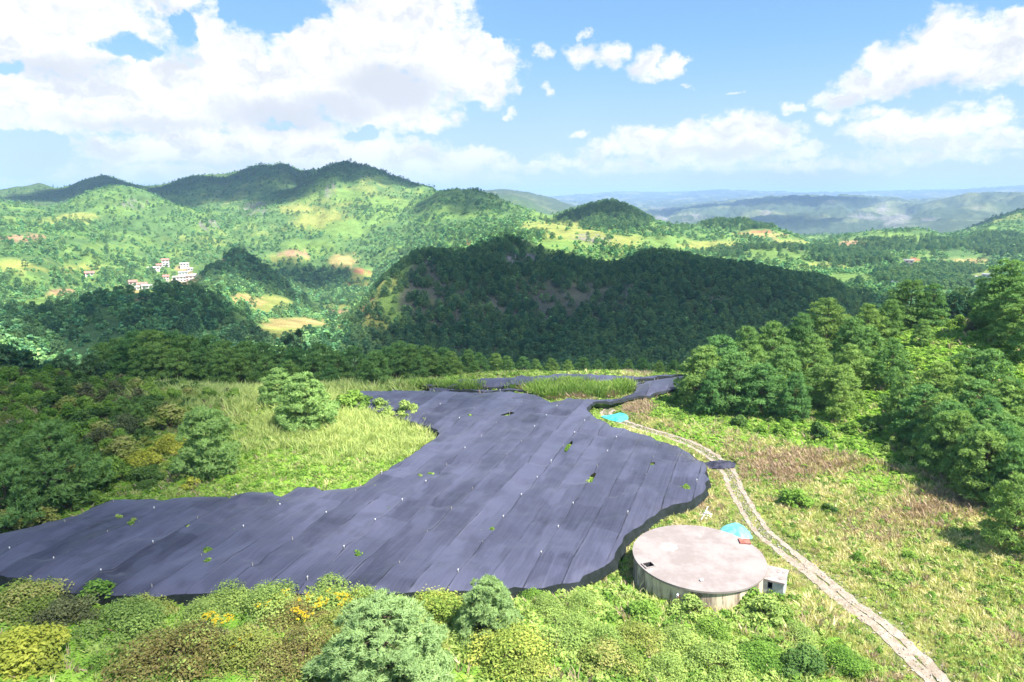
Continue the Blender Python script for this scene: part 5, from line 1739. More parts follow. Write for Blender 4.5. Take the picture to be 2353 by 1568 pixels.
OLT = ordinal_labels(ROW, [('front rank', lambda c: c[2] <= 139), ('middle rank', lambda c: c[2] <= 146), ('rear rank', lambda c: True)], '{} dark pine from the left in the {} behind the nets')
for i, (px, py, r) in enumerate(ROW):
    lb = 'broad dark pine at the far left corner of the main net' if i == 13 else OLT.get(i, SHARED_T)
    by_top(px, py, r, K_PINE, 'pine_tree', lb, 'pine tree', 'dark pines behind the nets', 1.1 if i < 20 else 0.95)
for i, (px, py, r) in enumerate([(655, 778, 165), (671, 768, 168), (688, 756, 170)]):
    by_top(px, py, r, K_FIR, 'fir_tree', ['leftmost of three slim firs before the straw field', 'middle of three slim firs before the straw field', 'tallest of three slim firs before the straw field'][i], 'fir tree', None, maxh=22)

# shrubs of the near bank: picture position of the base, width in pixels, kind, label
PARTS = ('foliage', 'stem')
FG = [(60, 1420, 190, 'olive', 'olive bush rising above the net corner at lower left'), (60, 1540, 230, 'yellow', 'bright yellow-green bush in the lower left corner'), (150, 1450, 160, 'dusky', 'brownish thin bush beside the yellow bush at lower left'),
      (290, 1470, 200, 'light', None), (225, 1400, 90, 'green', None), (385, 1560, 260, 'brown', 'broad brown bush in the lower left, left of its neighbour'), (330, 1430, 150, 'olive', None), (470, 1440, 150, 'light', None), (560, 1530, 210, 'olive', None), (690, 1550, 230, 'brown', 'broad brown bush touching the pale round pine'),
      (620, 1420, 190, 'light', None), (530, 1400, 150, 'light', None), (740, 1400, 190, 'light', None), (840, 1420, 170, 'light', None), (680, 1440, 170, 'brown', None), (780, 1460, 150, 'olive', None), (1010, 1440, 190, 'oliveyellow', 'tall yellow-olive bush overlapping the net edge'), (985, 1500, 140, 'olive', None),
      (1160, 1540, 230, 'oliveyellow', 'broad yellow-olive bush at the bottom centre'), (1080, 1500, 130, 'light', None), (1300, 1480, 180, 'light', None), (1390, 1500, 150, 'light', None), (1250, 1420, 130, 'light', None), (1220, 1390, 110, 'green', None), (1340, 1410, 120, 'light', None), (1400, 1550, 190, 'olive', None),
      (1480, 1430, 80, 'green', 'small round green bush below the tank wall'), (1470, 1490, 150, 'olive', None), (1560, 1500, 140, 'light', None), (1640, 1470, 120, 'green', None), (1585, 1420, 90, 'light', None), (1660, 1380, 60, 'dark', 'small dark green bush against the tank wall'), (1640, 1400, 70, 'yellow', None),
      (1715, 1400, 80, 'green', None), (1760, 1430, 100, 'light', None), (1740, 1540, 150, 'green', None), (1840, 1560, 160, 'dark', None), (1830, 1480, 110, 'light', None), (1640, 1550, 170, 'light', None), (1535, 1570, 150, 'light', None), (1220, 1570, 150, 'olive', None), (480, 1500, 150, 'dusky', None), (900, 1400, 120, 'light', None), (250, 1550, 120, 'green', None),
      (1930, 1540, 120, 'green', None), (1830, 1170, 70, 'green', 'upright green bush in the dry meadow beyond the track'), (1815, 1155, 45, 'dark', None), (1970, 1290, 34, 'green', None), (2090, 1290, 34, 'green', None), (2140, 1380, 26, 'green', None), (2210, 1440, 28, 'green', None), (2260, 1390, 26, 'dark', None), (2000, 1330, 30, 'green', None), (1905, 1180, 34, 'dark', None),
      (815, 950, 90, 'green', 'dome-shaped green bush on the bank before the far net'), (872, 955, 70, 'light', 'pale green bush beside the dome-shaped bush'), (930, 972, 80, 'light', None), (890, 970, 60, 'light', None), (440, 1125, 46, 'yellow', 'small golden bush at the foot of the lone round tree'),
      (330, 1080, 120, 'yellow', 'golden yellow bush in sun left of the lone round tree'), (390, 1040, 110, 'yellow', None), (290, 1060, 90, 'olive', None), (260, 1110, 90, 'green', None), (350, 1110, 110, 'dark', None), (400, 990, 100, 'olive', None), (290, 1000, 120, 'dusky', None), (230, 1030, 110, 'dusky', None), (330, 960, 110, 'dark', None)]
KD = {'olive': K_OLIVE, 'yellow': K_YELLOW, 'dusky': K_DUSKY, 'green': K_GREEN, 'brown': K_BROWN, 'light': K_LIGHT, 'dark': K_DARK, 'oliveyellow': K_OY}
ND = {'olive': N_OLIVE, 'yellow': N_YELLOW, 'dusky': N_DUSKY, 'green': N_GREEN, 'brown': N_BROWN, 'light': N_LIGHT, 'dark': N_DARK, 'oliveyellow': N_OY}
WORDS = {'olive': 'olive-leaved bush', 'yellow': 'golden-leaved bush', 'dusky': 'thin brownish bush', 'green': 'fresh green bush', 'brown': 'brown-tinged bush', 'light': 'pale green bush', 'dark': 'dark green bush', 'oliveyellow': 'yellow-olive bush'}
for (px, py, w, k, lb) in FG:
    p = hit(px, py)
    d = math.hypot(math.hypot(p[0], p[1]), CAMZ - p[2])
    s = w * d / FOC / 2 / (1.14 if w > 100 else 0.95)
    where = 'on the near bank below the net' if py > 1380 and px < 1500 else ('in the grass around the tank' if px > 1400 and py > 1370 else ('in the dry meadow right of the track' if px > 1750 else 'on the bank left of the net'))
    plant(ND[k] if w > 100 else KD[k], 'bush', p[0], p[1], s, lb or f'{WORDS[k]} {where}', 'bush', None if lb else f'{WORDS[k]}es {where}', PARTS, sz=s * (0.74 if w > 100 else 0.8))
for (px, py, r, w, lb) in [(885, 1388, 42, 1.5, 'large pale blue-green round pine at the bottom of the picture'), (1115, 1332, 48, 0.95, 'smaller pale blue-green pine touching the near net edge')]:
    by_top(px, py, r, K_PALE, 'young_pine', lb, 'pine tree', None, w)

# shaded and sunny scrub of the left bank
rs = np.random.default_rng(77)
pts = []
tries = 0
left_kinds = []
while len(pts) < 185 and tries < 20000:
    tries += 1
    px, py = rs.uniform(-40, 900), rs.uniform(735, 1110)
    # skyline of the bank and open grass are left free
    if py < 735 + 0.24 * max(px, 0): continue
    if px > 330 and py > 900: continue
    if px > 250 and py > 960: continue
    p = None
    r = (CAMZ - 1.0) / math.tan(PITCH + math.atan((py - PCY) / FOC))
    r = min(r, 185)
    if r > 175: r = rs.uniform(120, 178)
    q = at_r(px, py, r)
    if not clear_of(np.array([q[0]]), np.array([q[1]]), 1.5)[0]: continue
    if any(math.hypot(q[0] - a, q[1] - b) < 2.3 for a, b in pts): continue
    pts.append((q[0], q[1]))
    k = rs.choice(['dark', 'green', 'green', 'olive', 'dark', 'dusky'] if py < 900 else ['dark', 'green', 'green', 'olive', 'dark'])
    plant(KD[k], 'bush', q[0], q[1], rs.uniform(1.3, 2.3), f'{WORDS[k]} in the shaded scrub of the left bank', 'bush', f'{WORDS[k]}es in the shaded left scrub', PARTS)
# scrub among the right-hand pines
rp = []
for (px, py) in [(2050, 790), (2100, 770), (2160, 745), (2200, 760), (2240, 730), (2140, 700), (2180, 690), (2060, 830), (2110, 850), (1990, 850), (2020, 900), (2080, 960), (2150, 985), (2200, 1000), (1720, 930), (1690, 945), (2000, 1000), (1960, 1000), (2050, 1040), (2100, 1060), (1640, 960), (1800, 1000), (2270, 1060), (2320, 1090), (2230, 770), (2280, 740),
                 (1560, 925), (1535, 935), (1590, 945), (1500, 925), (2330, 1130), (2260, 720), (2320, 720), (1700, 985), (1750, 1000), (1880, 1010)]:
    p = hit(px, py)
    if not clear_of(p[:1], p[1:2], 0.8)[0]: continue
    k = rs.choice(['green', 'green', 'light', 'dark'] if py > 770 else ['dusky', 'brown', 'olive', 'green'])
    plant(KD[k], 'bush', p[0], p[1], rs.uniform(1.0, 1.9), f'{WORDS[k]} among the pines of the right-hand slope', 'bush', f'{WORDS[k]}es on the right-hand slope', PARTS)


# ------------------------------------------------------------------ scattered cover
def source(me):
    return bpy.data.objects.new(me.name + '_source', me)


def scatter(name, pts, scl, meshes, rs, label, cat='grass', tilt=0.12, idx=None):
    """one object of uncountable small plants: instances of a few meshes on points"""
    n = len(pts)
    me = bpy.data.meshes.new(name)
    me.vertices.add(n); me.vertices.foreach_set('co', np.asarray(pts, np.float32).ravel())
    rot = np.c_[rs.normal(0, tilt, n), rs.normal(0, tilt, n), rs.uniform(0, 6.283, n)].astype(np.float32)
    a = me.attributes.new('rot', 'FLOAT_VECTOR', 'POINT'); a.data.foreach_set('vector', rot.ravel())
    scl = np.asarray(scl, np.float32)
    if scl.ndim == 1: scl = np.repeat(scl[:, None], 3, 1)
    a = me.attributes.new('scl', 'FLOAT_VECTOR', 'POINT'); a.data.foreach_set('vector', scl.ravel())
    a = me.attributes.new('idx', 'INT', 'POINT'); a.data.foreach_set('value', (rs.integers(0, len(meshes), n) if idx is None else idx).astype(np.int32))
    me.update()
    o = link(name, me)
    g = bpy.data.node_groups.new(name, 'GeometryNodeTree')
    g.interface.new_socket('Geometry', in_out='INPUT', socket_type='NodeSocketGeometry')
    g.interface.new_socket('Geometry', in_out='OUTPUT', socket_type='NodeSocketGeometry')
    gi, go = g.nodes.new('NodeGroupInput'), g.nodes.new('NodeGroupOutput')
    ip = g.nodes.new('GeometryNodeInstanceOnPoints')
    jn = g.nodes.new('GeometryNodeJoinGeometry')
    for m in meshes:
        ob = g.nodes.new('GeometryNodeObjectInfo')
        ob.inputs['Object'].default_value = source(m)
        ob.inputs['As Instance'].default_value = True
        g.links.new(ob.outputs['Geometry'], jn.inputs[0])

    def attr(nm, ty):
        k = g.nodes.new('GeometryNodeInputNamedAttribute'); k.data_type = ty; k.inputs['Name'].default_value = nm
        return k.outputs['Attribute']
    g.links.new(gi.outputs[0], ip.inputs['Points'])
    g.links.new(jn.outputs[0], ip.inputs['Instance'])
    ip.inputs['Pick Instance'].default_value = True
    g.links.new(attr('idx', 'INT'), ip.inputs['Instance Index'])
    e2r = g.nodes.new('FunctionNodeEulerToRotation')
    g.links.new(attr('rot', 'FLOAT_VECTOR'), e2r.inputs[0])
    g.links.new(e2r.outputs[0], ip.inputs['Rotation'])
    g.links.new(attr('scl', 'FLOAT_VECTOR'), ip.inputs['Scale'])
    g.links.new(ip.outputs[0], go.inputs[0])
    md = o.modifiers.new('plants', 'NODES'); md.node_group = g
    return tag(o, label, cat, kind='stuff')


G_MEADOW = [leafmesh('meadow_tuft', tuft_mesh(s, 30, 0.62, 0.42, 0.05, 0.5), M_GRASS1) for s in (1, 2, 3)]
G_STRAW = [leafmesh('straw_tuft', tuft_mesh(s, 28, 0.66, 0.42, 0.045, 0.55, 6), M_GRASS2) for s in (4, 5)]
G_RUSSET = [leafmesh('russet_tuft', tuft_mesh(s, 26, 0.75, 0.38, 0.045, 0.4, 8), M_GRASS3) for s in (6, 7)]
G_REED = [leafmesh('reed_tuft', tuft_mesh(s, 30, 1.25, 0.40, 0.055, 0.55, 4), M_GRASS4) for s in (8, 9)]
G_FERN = [leafmesh('bracken', fern_mesh(s, 9, 0.85), M_FERN) for s in (1, 2, 3)]
G_HERB = [leafmesh('herb', bush_mesh(s, 0.55, 0.55, 6, 130, 0.09, 0.8)[0], M_GREEN) for s in (81, 82)]
G_HERBL = [leafmesh('herb', bush_mesh(s, 0.55, 0.6, 6, 130, 0.085, 0.8)[0], M_LIGHT) for s in (83, 84)]


def near_field(n, rs, rmin=36, rmax=150):
    az = rs.uniform(-0.74, 0.74, n); r = np.sqrt(rs.uniform(rmin ** 2, rmax ** 2, n))
    return r * np.sin(az), r * np.cos(az)


def cover():
    rs = np.random.default_rng(99)
    n = 150000
    x, y = near_field(n, rs)
    ok = clear_of(x, y, 0.12)
    # thin out with distance: far tufts are larger
    r = np.hypot(x, y)
    ok &= rs.random(n) < np.clip(75 / r, 0.3, 1)
    x, y, r = x[ok], y[ok], r[ok]
    z = ground_z(x, y)
    px, py = to_px(x, y, z)
    vis = (px > -60) & (px < 2420) & (py < 1640)
    x, y, z, r, px, py = (a[vis] for a in (x, y, z, r, px, py))
    n1 = fbm(x / 6, y / 6, 4, 701); n2 = fbm(x / 3, y / 3, 3, 711); n3 = fbm(x / 11, y / 11, 3, 721)
    k = rs.random(len(x))
    meadow = (px > 1430) & ~((px > 1500) & (py < 960 + 0.20 * (px - 1500)))
    # weights for each species
    W = np.zeros((len(x), 7))     # meadow, straw, russet, reed, fern, herb, light herb
    bank = (px < 1010) & (py < 1150)
    fore = ~meadow & ~bank
    slope = (px > 1430) & ~meadow
    fore &= ~slope
    W[meadow] = np.c_[0.62 + 0 * k[meadow], 0.34 + 1.3 * np.clip(n1[meadow], -.2, 1), 0.04 + 1.3 * np.clip(n3[meadow] - 0.1, 0, 1), 0 * k[meadow], 0.02 + 0 * k[meadow], 0.05 + 0.5 * np.clip(n2[meadow], 0, 1), 0.10 + 0.4 * np.clip(-n1[meadow], 0, 1)]
    rust = np.exp(-(((px - 1800) / 130) ** 2 + ((py - 1075) / 26) ** 2)) + np.exp(-(((px - 1500) / 70) ** 2 + ((py - 942) / 12) ** 2)) + 0.7 * np.exp(-(((px - 2160) / 90) ** 2 + ((py - 1175) / 26) ** 2))
    W[:, 2] += meadow * rust * 4
    fernm = np.exp(-(((px - 2010) / 90) ** 2 + ((py - 1110) / 20) ** 2)) + np.exp(-(((px - 1660) / 120) ** 2 + ((py - 1000) / 22) ** 2))
    W[:, 4] += meadow * fernm * 2.0
    low = meadow & (py > 1330) & (px < 1560 + 0.9 * (py - 1200))
    W[low] = np.c_[0.45 + 0 * k[low], 0.1 + 0.5 * np.clip(n1[low], 0, 1), 0.02 + 0.3 * np.clip(n3[low], 0, 1), 0 * k[low], 0.15 + 0 * k[low], 0.2 + np.clip(n2[low], 0, 1), 0.35 + 0.5 * np.clip(-n1[low], 0, 1)]
    W[slope] = np.c_[0.08 + 0 * k[slope], 0.02 + 0 * k[slope], 0.03 + 0 * k[slope], 0 * k[slope], 0.75 + 0 * k[slope], 0.35 + 0 * k[slope], 0.12 + 0 * k[slope]]
    reed = np.clip(np.exp(-(((px - 850) / 190) ** 2 + ((py - 990) / 50) ** 2)) * 1.3 + np.exp(-(((px - 560) / 160) ** 2 + ((py - 905) / 35) ** 2)), 0, 1.2)
    W[bank] = np.c_[0.25 + 0 * k[bank], 0.02 + 0.7 * reed[bank] * np.clip(n1[bank] + .1, 0, 1), 0.02 + 0.3 * np.clip(n3[bank] - .1, 0, 1), 1.5 * reed[bank] * np.clip(0.6 + n2[bank], 0, 2), 0.55 * (1.1 - np.minimum(reed[bank], 1)) * np.clip(0.7 - n2[bank], 0, 2), 0.22 + 0 * k[bank], 0.10 + 0.35 * np.clip(n3[bank], 0, 1)]
    W[fore] = np.c_[0.12 + 0 * k[fore], 0.03 + 0 * k[fore], 0.03 + 0 * k[fore], 0 * k[fore], 0.75 * sstep(1300, 400, px[fore]) + 0.25, 0.22 + 0 * k[fore], 0.4 * sstep(600, 1100, px[fore]) + .12]
    W = np.maximum(W, 0); W /= W.sum(1, keepdims=True) + 1e-9
    sp = (W.cumsum(1) < k[:, None]).sum(1).clip(0, 6)
    spec = [('meadow_grass', G_MEADOW, 'yellow-green meadow grass over the open ground', 1.0), ('straw_grass', G_STRAW, 'straw-coloured ripe grass in the dry meadow', 1.0), ('russet_grass', G_RUSSET, 'russet seeding grass in patches of the dry meadow', 1.05),
            ('reed_grass', G_REED, 'tall pale reed grass on the left bank', 1.0), ('bracken', G_FERN, 'bright green bracken on the banks and slopes', 0.95), ('herbs', G_HERB, 'low green herbs among the grass', 1.0), ('pale_herbs', G_HERBL, 'low pale green herbs among the grass', 1.0)]
    for i, (nm, ms, lb, s0) in enumerate(spec):
        m = sp == i
        if not m.any(): continue
        s = s0 * rs.uniform(0.65, 1.3, m.sum()) * np.clip(r[m] / 75, 0.9, 1.7)
        s = s * np.where((py[m] > 1370) & (px[m] < 1900), 1.7, 1.0)
        close = 1 - 0.72 * np.exp(-(polydist(x[m], y[m], TRACK[::2], False) / 2.6) ** 2)
        scatter(nm, np.c_[x[m], y[m], z[m] - 0.02], s * close, ms, rs, lb)
        COUNTS[nm] = int(m.sum())


cover()


def island_grass():
    """the grassy island and verge between the nets, weeds showing through the tears"""
    rs = np.random.default_rng(123)
    isl = [(1165, 892), (1200, 889), (1250, 885), (1340, 884), (1440, 886), (1450, 895), (1418, 907), (1340, 911), (1268, 914), (1215, 898)]
    ver = [(905, 889), (950, 882), (985, 888), (1060, 891), (1110, 891.5), (1110, 894), (1020, 894.5)]
    P, S = [], []
    for poly, n in ((isl, 1500), (ver, 700)):
        Q = [at_z(a, b, 0.9)[:2] for a, b in poly]
        A = np.array(Q)
        x = rs.uniform(A[:, 0].min(), A[:, 0].max(), n * 4); y = rs.uniform(A[:, 1].min(), A[:, 1].max(), n * 4)
        m = inpoly(x, y, Q)
        x, y = x[m][:n], y[m][:n]
        P.append(np.c_[x, y, ground_z(x, y)])
    P = np.concatenate(P)
    nn = fbm(P[:, 0] / 4, P[:, 1] / 4, 3, 5)
    g = nn < 0.12
    scatter('island_grass', P[g], rs.uniform(1.8, 2.7, g.sum()), [leafmesh('island_tuft', tuft_mesh(31, 26, 1.0, 0.5, 0.08, 0.4), M_GREEN), leafmesh('island_tuft', tuft_mesh(32, 26, 1.0, 0.5, 0.08, 0.4), M_LIGHT)], rs, 'dense green grass on the island between the nets')
    scatter('island_russet', P[~g], rs.uniform(1.8, 2.5, (~g).sum()), G_RUSSET, rs, 'russet seeding grass on the island between the nets')
    W = []
    for (px, py, L, w, a) in HOLES:
        c = at_z(px, py, NET_Z)
        for i in range(int(5 + L)):
            W.append((c[0] + rs.normal(0, L * .018), c[1] + rs.normal(0, L * .03), 0.95 + rs.uniform(0, .55)))
    x, y = near_field(9000, rs, 50, 120)
    nn = fbm(x / 5, y / 5, 4, 741)
    m = inpoly(x, y, netA) & (polydist(x, y, netA) > 1.0) & (nn > 0.16)
    x, y = x[m][:330], y[m][:330]
    h = net_height(x, y)
    W = np.r_[np.array(W), np.c_[x, y, h - rs.uniform(0.30, 0.62, len(x))]]
    nh = sum(int(5 + h[2]) for h in HOLES)
    sc = rs.uniform(0.25, 0.6, len(W)); sc[:nh] = rs.uniform(0.7, 1.2, nh)
    scatter('field_weeds', W, sc, G_HERB + G_HERBL, rs, 'green weeds pushing up against the shade net', 'weeds')


island_grass()


def blooms():
    rs = np.random.default_rng(55)
    P = []
    for px, py in [(640, 1395), (655, 1388), (700, 1400), (715, 1398), (735, 1402), (800, 1388), (815, 1395), (790, 1400), (760, 1385), (745, 1405), (690, 1425), (700, 1440), (480, 1440), (500, 1450), (530, 1445), (600, 1405), (620, 1410), (560, 1500), (570, 1490), (830, 1380)]:
        p = at_r(px, py, 1.0)
        g = hit(px, py + 26)
        for i in range(7):
            P.append((g[0] + rs.normal(0, .28), g[1] + rs.normal(0, .28), g[2] + 1.75 + rs.normal(0, .15)))
    ms = [leafmesh('bloom', bush_mesh(91, 0.3, 0.3, 5, 60, 0.05, 0.7)[0], M_BLOOM)]
    scatter('yellow_flowers', np.array(P), rs.uniform(0.6, 1.2, len(P)), ms, rs, 'clusters of yellow flowers on the near brown bushes', 'flowers')


blooms()


# loose stones along the track
def stones():
    rs = np.random.default_rng(15)
    V = unit(rs.normal(0, 1, (10, 3))) * [1, .8, .55]
    import bmesh
    bm = bmesh.new()
    for p in V: bm.verts.new(p)
    bmesh.ops.convex_hull(bm, input=bm.verts)
    me = bpy.data.meshes.new('stone'); bm.to_mesh(me); bm.free()
    me.materials.append(plain_mat('stone', (0.46, 0.41, 0.35), (0.30, 0.26, 0.21), 1.0))
    n = 2600
    i = rs.integers(0, len(TL), n)
    w = 0.55 + 0.75 * _single[i]
    t = np.gradient(TL, axis=0); t /= np.linalg.norm(t, axis=1)[:, None]
    nn = np.c_[t[:, 1], -t[:, 0]][i]
    P = TL[i] + nn * (rs.normal(0, 1, n) * w)[:, None] + rs.normal(0, .2, (n, 2))
    ok = ~(inpoly(P[:, 0], P[:, 1], netA) | (np.hypot(P[:, 0] - TCX, P[:, 1] - TCY) < TR + .3))
    P = P[ok]
    scatter('track_stones', np.c_[P, ground_z(P[:, 0], P[:, 1]) + 0.06], rs.uniform(0.03, 0.10, len(P)) * rs.choice([1, 1, 1.6], len(P)), [me], rs, 'loose pale stones along the dirt track', 'stones', tilt=1.0)


stones()


# ------------------------------------------------------------------ woods on the hills
def hill_trees():
    rs = np.random.default_rng(2024)
    n = 260000
    az = rs.uniform(-0.70, 0.70, n)
    # even over log distance weighted so that tree density falls with distance
    r = np.exp(rs.uniform(math.log(175), math.log(2500), n))
    keep = rs.random(n) < np.clip((r / 900.0) ** 1.05, 0, 1) * 1.0
    az, r = az[keep], r[keep]
    x, y = r * np.sin(az), r * np.cos(az)
    i = np.clip(np.searchsorted(_r, r) - 1, 0, len(_r) - 1); j = np.clip(np.searchsorted(_az, az), 0, len(_az) - 1)
    z = ground_z(x, y)
    top = (z + 7 - CAMZ) / r
    seen = top > HORIZ[np.maximum(i - 1, 0), j] - 0.004
    op = OPEN[i, j]
    x, y, z, r, op, az = (a[seen] for a in (x, y, z, r, op, az))
    px, py = to_px(x, y, z)
    n1 = fbm(x / 60, y / 60, 4, 801); n2 = fbm(x / 170, y / 170, 3, 811)
    hill = (r > 290) & (r < 600) & (px > 800) & (px < 2000) & ~((px < 1500) & (r > 545))
    near = r < 290
    cut = np.where(hill, 0.52 - 0.5 * np.clip(n1 * 1.8, -0.2, 0.75), 0.62 * np.clip(0.50 + 0.85 * n1 + 0.45 * n2, 0.05, 0.97))
    cut = np.where(near, 0.45, cut)
    wood = np.zeros(len(x))
    for (wx, wy, hw, hh, r0, r1) in ((1400, 500, 110, 40, 950, 1250), (1330, 510, 90, 16, 950, 1250), (1710, 515, 105, 16, 1100, 1300), (720, 640, 110, 34, 850, 1200), (780, 690, 60, 14, 600, 1000), (1940, 590, 120, 26, 700, 1300), (2100, 560, 160, 20, 900, 1500), (2150, 640, 150, 30, 450, 1000), (1750, 580, 130, 16, 700, 1200),
                                     (400, 720, 150, 60, 370, 520), (560, 650, 120, 70, 640, 850), (430, 500, 60, 24, 1200, 1600), (500, 510, 60, 20, 1200, 1600), (860, 470, 60, 30, 1150, 1500), (300, 620, 160, 26, 800, 1200), (150, 520, 170, 20, 1000, 1500), (650, 410, 120, 20, 1800, 2200), (800, 390, 140, 24, 1500, 1700), (2300, 560, 100, 30, 900, 1600)):
        d = np.hypot((px - wx) / hw, (py - wy) / hh)
        wood = np.maximum(wood, (1 - sstep(0.7, 1.1, d)) * ((r > r0) & (r < r1)))
    cut = np.maximum(cut, wood * np.clip((r / 900.0), 0.3, 0.7))
    cut = cut * (1 - op * 0.97)
    # keep the village clear
    for vx, vy, vw, vh in ((430, 640, 46, 30), (322, 680, 40, 18), (2092, 612, 30, 16), (2262, 640, 40, 14), (376, 622, 22, 12), (208, 645, 16, 8)):
        cut = np.where(np.hypot((px - vx) / vw, (py - vy) / vh) < 1, cut * 0.12, cut)
    k = rs.random(len(x)) < cut
    x, y, z, r, px, py, n1, wood, hill, near = (a[k] for a in (x, y, z, r, px, py, n1, wood, hill, near))
    pine = hill & (rs.random(len(x)) < 0.86) | near & (rs.random(len(x)) < 0.7) | (wood > 0.3) & (px > 1250) & (rs.random(len(x)) < 0.85) | (rs.random(len(x)) < 0.16)
    s = rs.uniform(0.65, 1.15, len(x)) * np.where(hill, 0.76, 1.0) * np.where(r > 1200, 0.85, 1.0)
    order = np.argsort(r)
    # the nearest pines of the shaded hill as trees of their own
    own = [q for q in order if pine[q]][:170]
    for q in own:
        fo, wo, H = K_HILLPINE[q % len(K_HILLPINE)]
        root = empty('pine_tree', (x[q], y[q], z[q]), rs.uniform(0, 6.28), float(s[q]))
        tag(root, 'dark pine in the shaded wood filling the valley below the large hill', 'pine tree', 'pines in the shaded valley wood')
        link('crown', fo, root); link('trunk', wo, root)
    rest = np.ones(len(x), bool); rest[own] = False
    P = np.c_[x, y, z - 0.2]
    a = rest & pine
    scatter('pine_forest', P[a], s[a], [k[0] for k in K_HILLPINE], rs, 'pine forest covering the hills', 'forest', 0.05)
    b = rest & ~pine
    sb = s[b] * rs.uniform(0.55, 1.15, b.sum())
    scatter('hill_woodland', P[b], sb, [k[0] for k in K_FARB], rs, 'rounded broadleaf woodland and scrub on the hills', 'woodland', 0.05)
    COUNTS['hillpines'] = int(a.sum()); COUNTS['hillbroad'] = int(b.sum())


hill_trees()
# ------------------------------------------------------------------ village houses
M_WHITE = plain_mat('white_render', (0.74, 0.71, 0.68), (0.62, 0.58, 0.55), 0.4)
M_PINKW = plain_mat('pink_render', (0.62, 0.48, 0.44), (0.7, 0.58, 0.53), 0.4)
M_BLUEW = plain_mat('blue_roof', (0.30, 0.42, 0.55), (0.4, 0.5, 0.6), 0.4)
M_SLAB = plain_mat('roof_concrete', (0.52, 0.49, 0.47), (0.6, 0.55, 0.53), 0.4)
M_REDROOF = plain_mat('red_roof', (0.42, 0.16, 0.13), (0.5, 0.22, 0.18), 0.4)
M_PANE = plain_mat('window_glass', (0.05, 0.06, 0.08), rough=0.2, spec=0.6)


def house(px, py, r, wpx, storeys, wall, roof, label, rz=0.0, depth=7.0):
    p = at_r(px, py, r)
    z = gz(p[0], p[1])
    w = 0.85 * wpx * r / FOC
    face = math.atan2(-p[0], -p[1])
    root = empty('house', (p[0], p[1], z), -math.atan2(p[0], p[1]) + rz)
    tag(root, label, 'house', 'village houses')
    h = 3.1 * storeys
    # walls with real openings on the front: built as a grid with holes
    n = max(2, int(w / 3.2))
    V, Fc = [], []
    xs = [-w / 2]; openx = []
    bay = w / n
    for i in range(n):
        c = -w / 2 + bay * (i + .5)
        xs += [c - bay * .26, c + bay * .26]
        openx.append(len(xs) - 2)
    xs.append(w / 2)
    zs = [-4.0]; openz = []
    for s in range(storeys):
        zs += [s * 3.1 + 0.95, s * 3.1 + 2.3]
        openz.append(len(zs) - 2)
    zs.append(h)
    m = len(xs)
    V = [(a, -depth / 2, b) for b in zs for a in xs]
    for b in range(len(zs) - 1):
        for a in range(m - 1):
            if a in openx and b in openz: continue
            Fc.append((b * m + a, b * m + a + 1, (b + 1) * m + a + 1, (b + 1) * m + a))
    k = len(V)
    V += [(-w / 2, -depth / 2, -4), (w / 2, -depth / 2, -4), (w / 2, depth / 2, -4), (-w / 2, depth / 2, -4), (-w / 2, -depth / 2, h), (w / 2, -depth / 2, h), (w / 2, depth / 2, h), (-w / 2, depth / 2, h)]
    Fc += [(k + 1, k + 2, k + 6, k + 5), (k + 2, k + 3, k + 7, k + 6), (k + 3, k, k + 4, k + 7)]
    link('wall', mesh_poly('wall', V, Fc, wall), root)
    pv, pf = box_vf(-bay * .27, 0.0, 0, bay * .27, 0.06, 1.37)
    pm = mesh_poly('window', pv, pf, M_PANE)
    for b in openz:
        for a in openx:
            o = link('window', pm, root)
            o.location = ((xs[a] + xs[a + 1]) / 2, -depth / 2 + 0.3, zs[b] - 0.01)
    if roof in (M_SLAB, M_BLUEW, M_WHITE):
        e = 0.55
        lst = [(-w / 2 - e, -depth / 2 - e, h, w / 2 + e, depth / 2 + e, h + 0.3)]
        rf = link('roof', boxes('roof', lst, roof), root)
        link('parapet', boxes('parapet', [(-w / 2 - e + .02, -depth / 2 - e + .02, h + .3, w / 2 + e - .02, -depth / 2 - e + .2, h + .9), (-w / 2 - e + .02, depth / 2 + e - .2, h + .3, w / 2 + e - .02, depth / 2 + e - .02, h + .9)], wall), rf)
    else:
        e = 0.6
        V = [(-w / 2 - e, -depth / 2 - e, h), (w / 2 + e, -depth / 2 - e, h), (w / 2 + e, 0, h + 2.0), (-w / 2 - e, 0, h + 2.0), (w / 2 + e, depth / 2 + e, h), (-w / 2 - e, depth / 2 + e, h)]
        link('roof', mesh_poly('roof', V, [(0, 1, 2, 3), (3, 2, 4, 5), (1, 4, 2), (0, 3, 5)], roof), root)


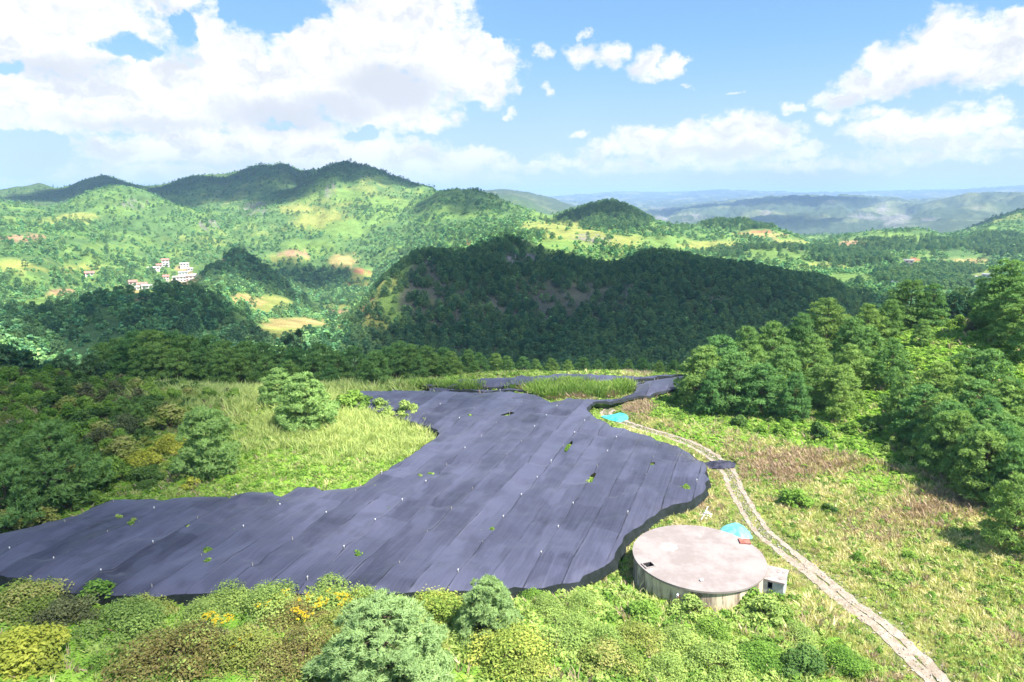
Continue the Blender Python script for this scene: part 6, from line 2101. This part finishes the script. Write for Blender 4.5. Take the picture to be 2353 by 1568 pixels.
HOUSES = [(413, 645, 965, 30, 2, M_WHITE, M_SLAB, 'long white two-storey house at the front of the left village'), (440, 655, 950, 24, 2, M_PINKW, M_SLAB, 'pinkish house beside the long white house in the left village'), (447, 645, 985, 18, 2, M_WHITE, M_WHITE, 'white flat-roofed house above the pinkish village house'),
          (425, 638, 1000, 22, 2, M_WHITE, M_SLAB, 'white house with three dark windows in mid village'), (420, 620, 1060, 20, 1, M_WHITE, M_BLUEW, 'low blue-roofed house near the top of the left village'), (424, 612, 1090, 20, 2, M_WHITE, M_SLAB, 'topmost white house of the left village lane'), (418, 630, 1030, 14, 1, M_PINKW, M_SLAB, 'low pink house below the blue roof'),
          (381, 612, 1100, 16, 3, M_WHITE, M_REDROOF, 'tall isolated white house left of the village lane'), (353, 624, 1060, 26, 1, M_WHITE, M_SLAB, 'long low white house on the slope left of the lane'), (382, 643, 1000, 13, 2, M_PINKW, M_REDROOF, 'small red-roofed house between the village groups'),
          (308, 674, 905, 17, 2, M_PINKW, M_REDROOF, 'red-banded house at the left end of the lower hamlet'), (326, 666, 925, 24, 1, M_WHITE, M_REDROOF, 'long red-roofed house at the back of the lower hamlet'), (341, 685, 880, 24, 2, M_WHITE, M_SLAB, 'white house with a pale slab roof in the lower hamlet'), (316, 682, 890, 12, 1, M_WHITE, M_WHITE, 'small white shed in the lower hamlet'),
          (208, 646, 950, 18, 1, M_WHITE, M_REDROOF, 'lone low white house among trees far left'),
          (434, 630, 1020, 16, 1, M_WHITE, M_SLAB, 'low white annex right of the pink village house'), (452, 650, 960, 14, 1, M_WHITE, M_BLUEW, 'blue-roofed shed at the right end of the left village'), (404, 652, 945, 16, 1, M_PINKW, M_SLAB, 'low pink annex at the left end of the long white house'), (366, 618, 1085, 12, 1, M_WHITE, M_REDROOF, 'small red-roofed hut above the long low house'), (334, 676, 900, 12, 1, M_WHITE, M_REDROOF, 'small red-roofed hut in mid lower hamlet'), (437, 618, 1075, 12, 1, M_WHITE, M_SLAB, 'small pale hut right of the topmost village house'),
          (2088, 612, 900, 18, 2, M_WHITE, M_SLAB, 'white house in the right-hand valley clearing'), (2084, 604, 930, 14, 1, M_PINKW, M_BLUEW, 'blue-roofed hut above the right-hand valley house'), (2248, 637, 800, 30, 1, M_WHITE, M_WHITE, 'long white shed seen over the right-hand pines'), (2270, 645, 790, 24, 2, M_WHITE, M_SLAB, 'white house below the long shed over the right-hand pines'), (2055, 660, 650, 12, 1, M_WHITE, M_BLUEW, 'tiny blue-roofed hut above the right-hand pine crowns')]
for h in HOUSES:
    house(*h)
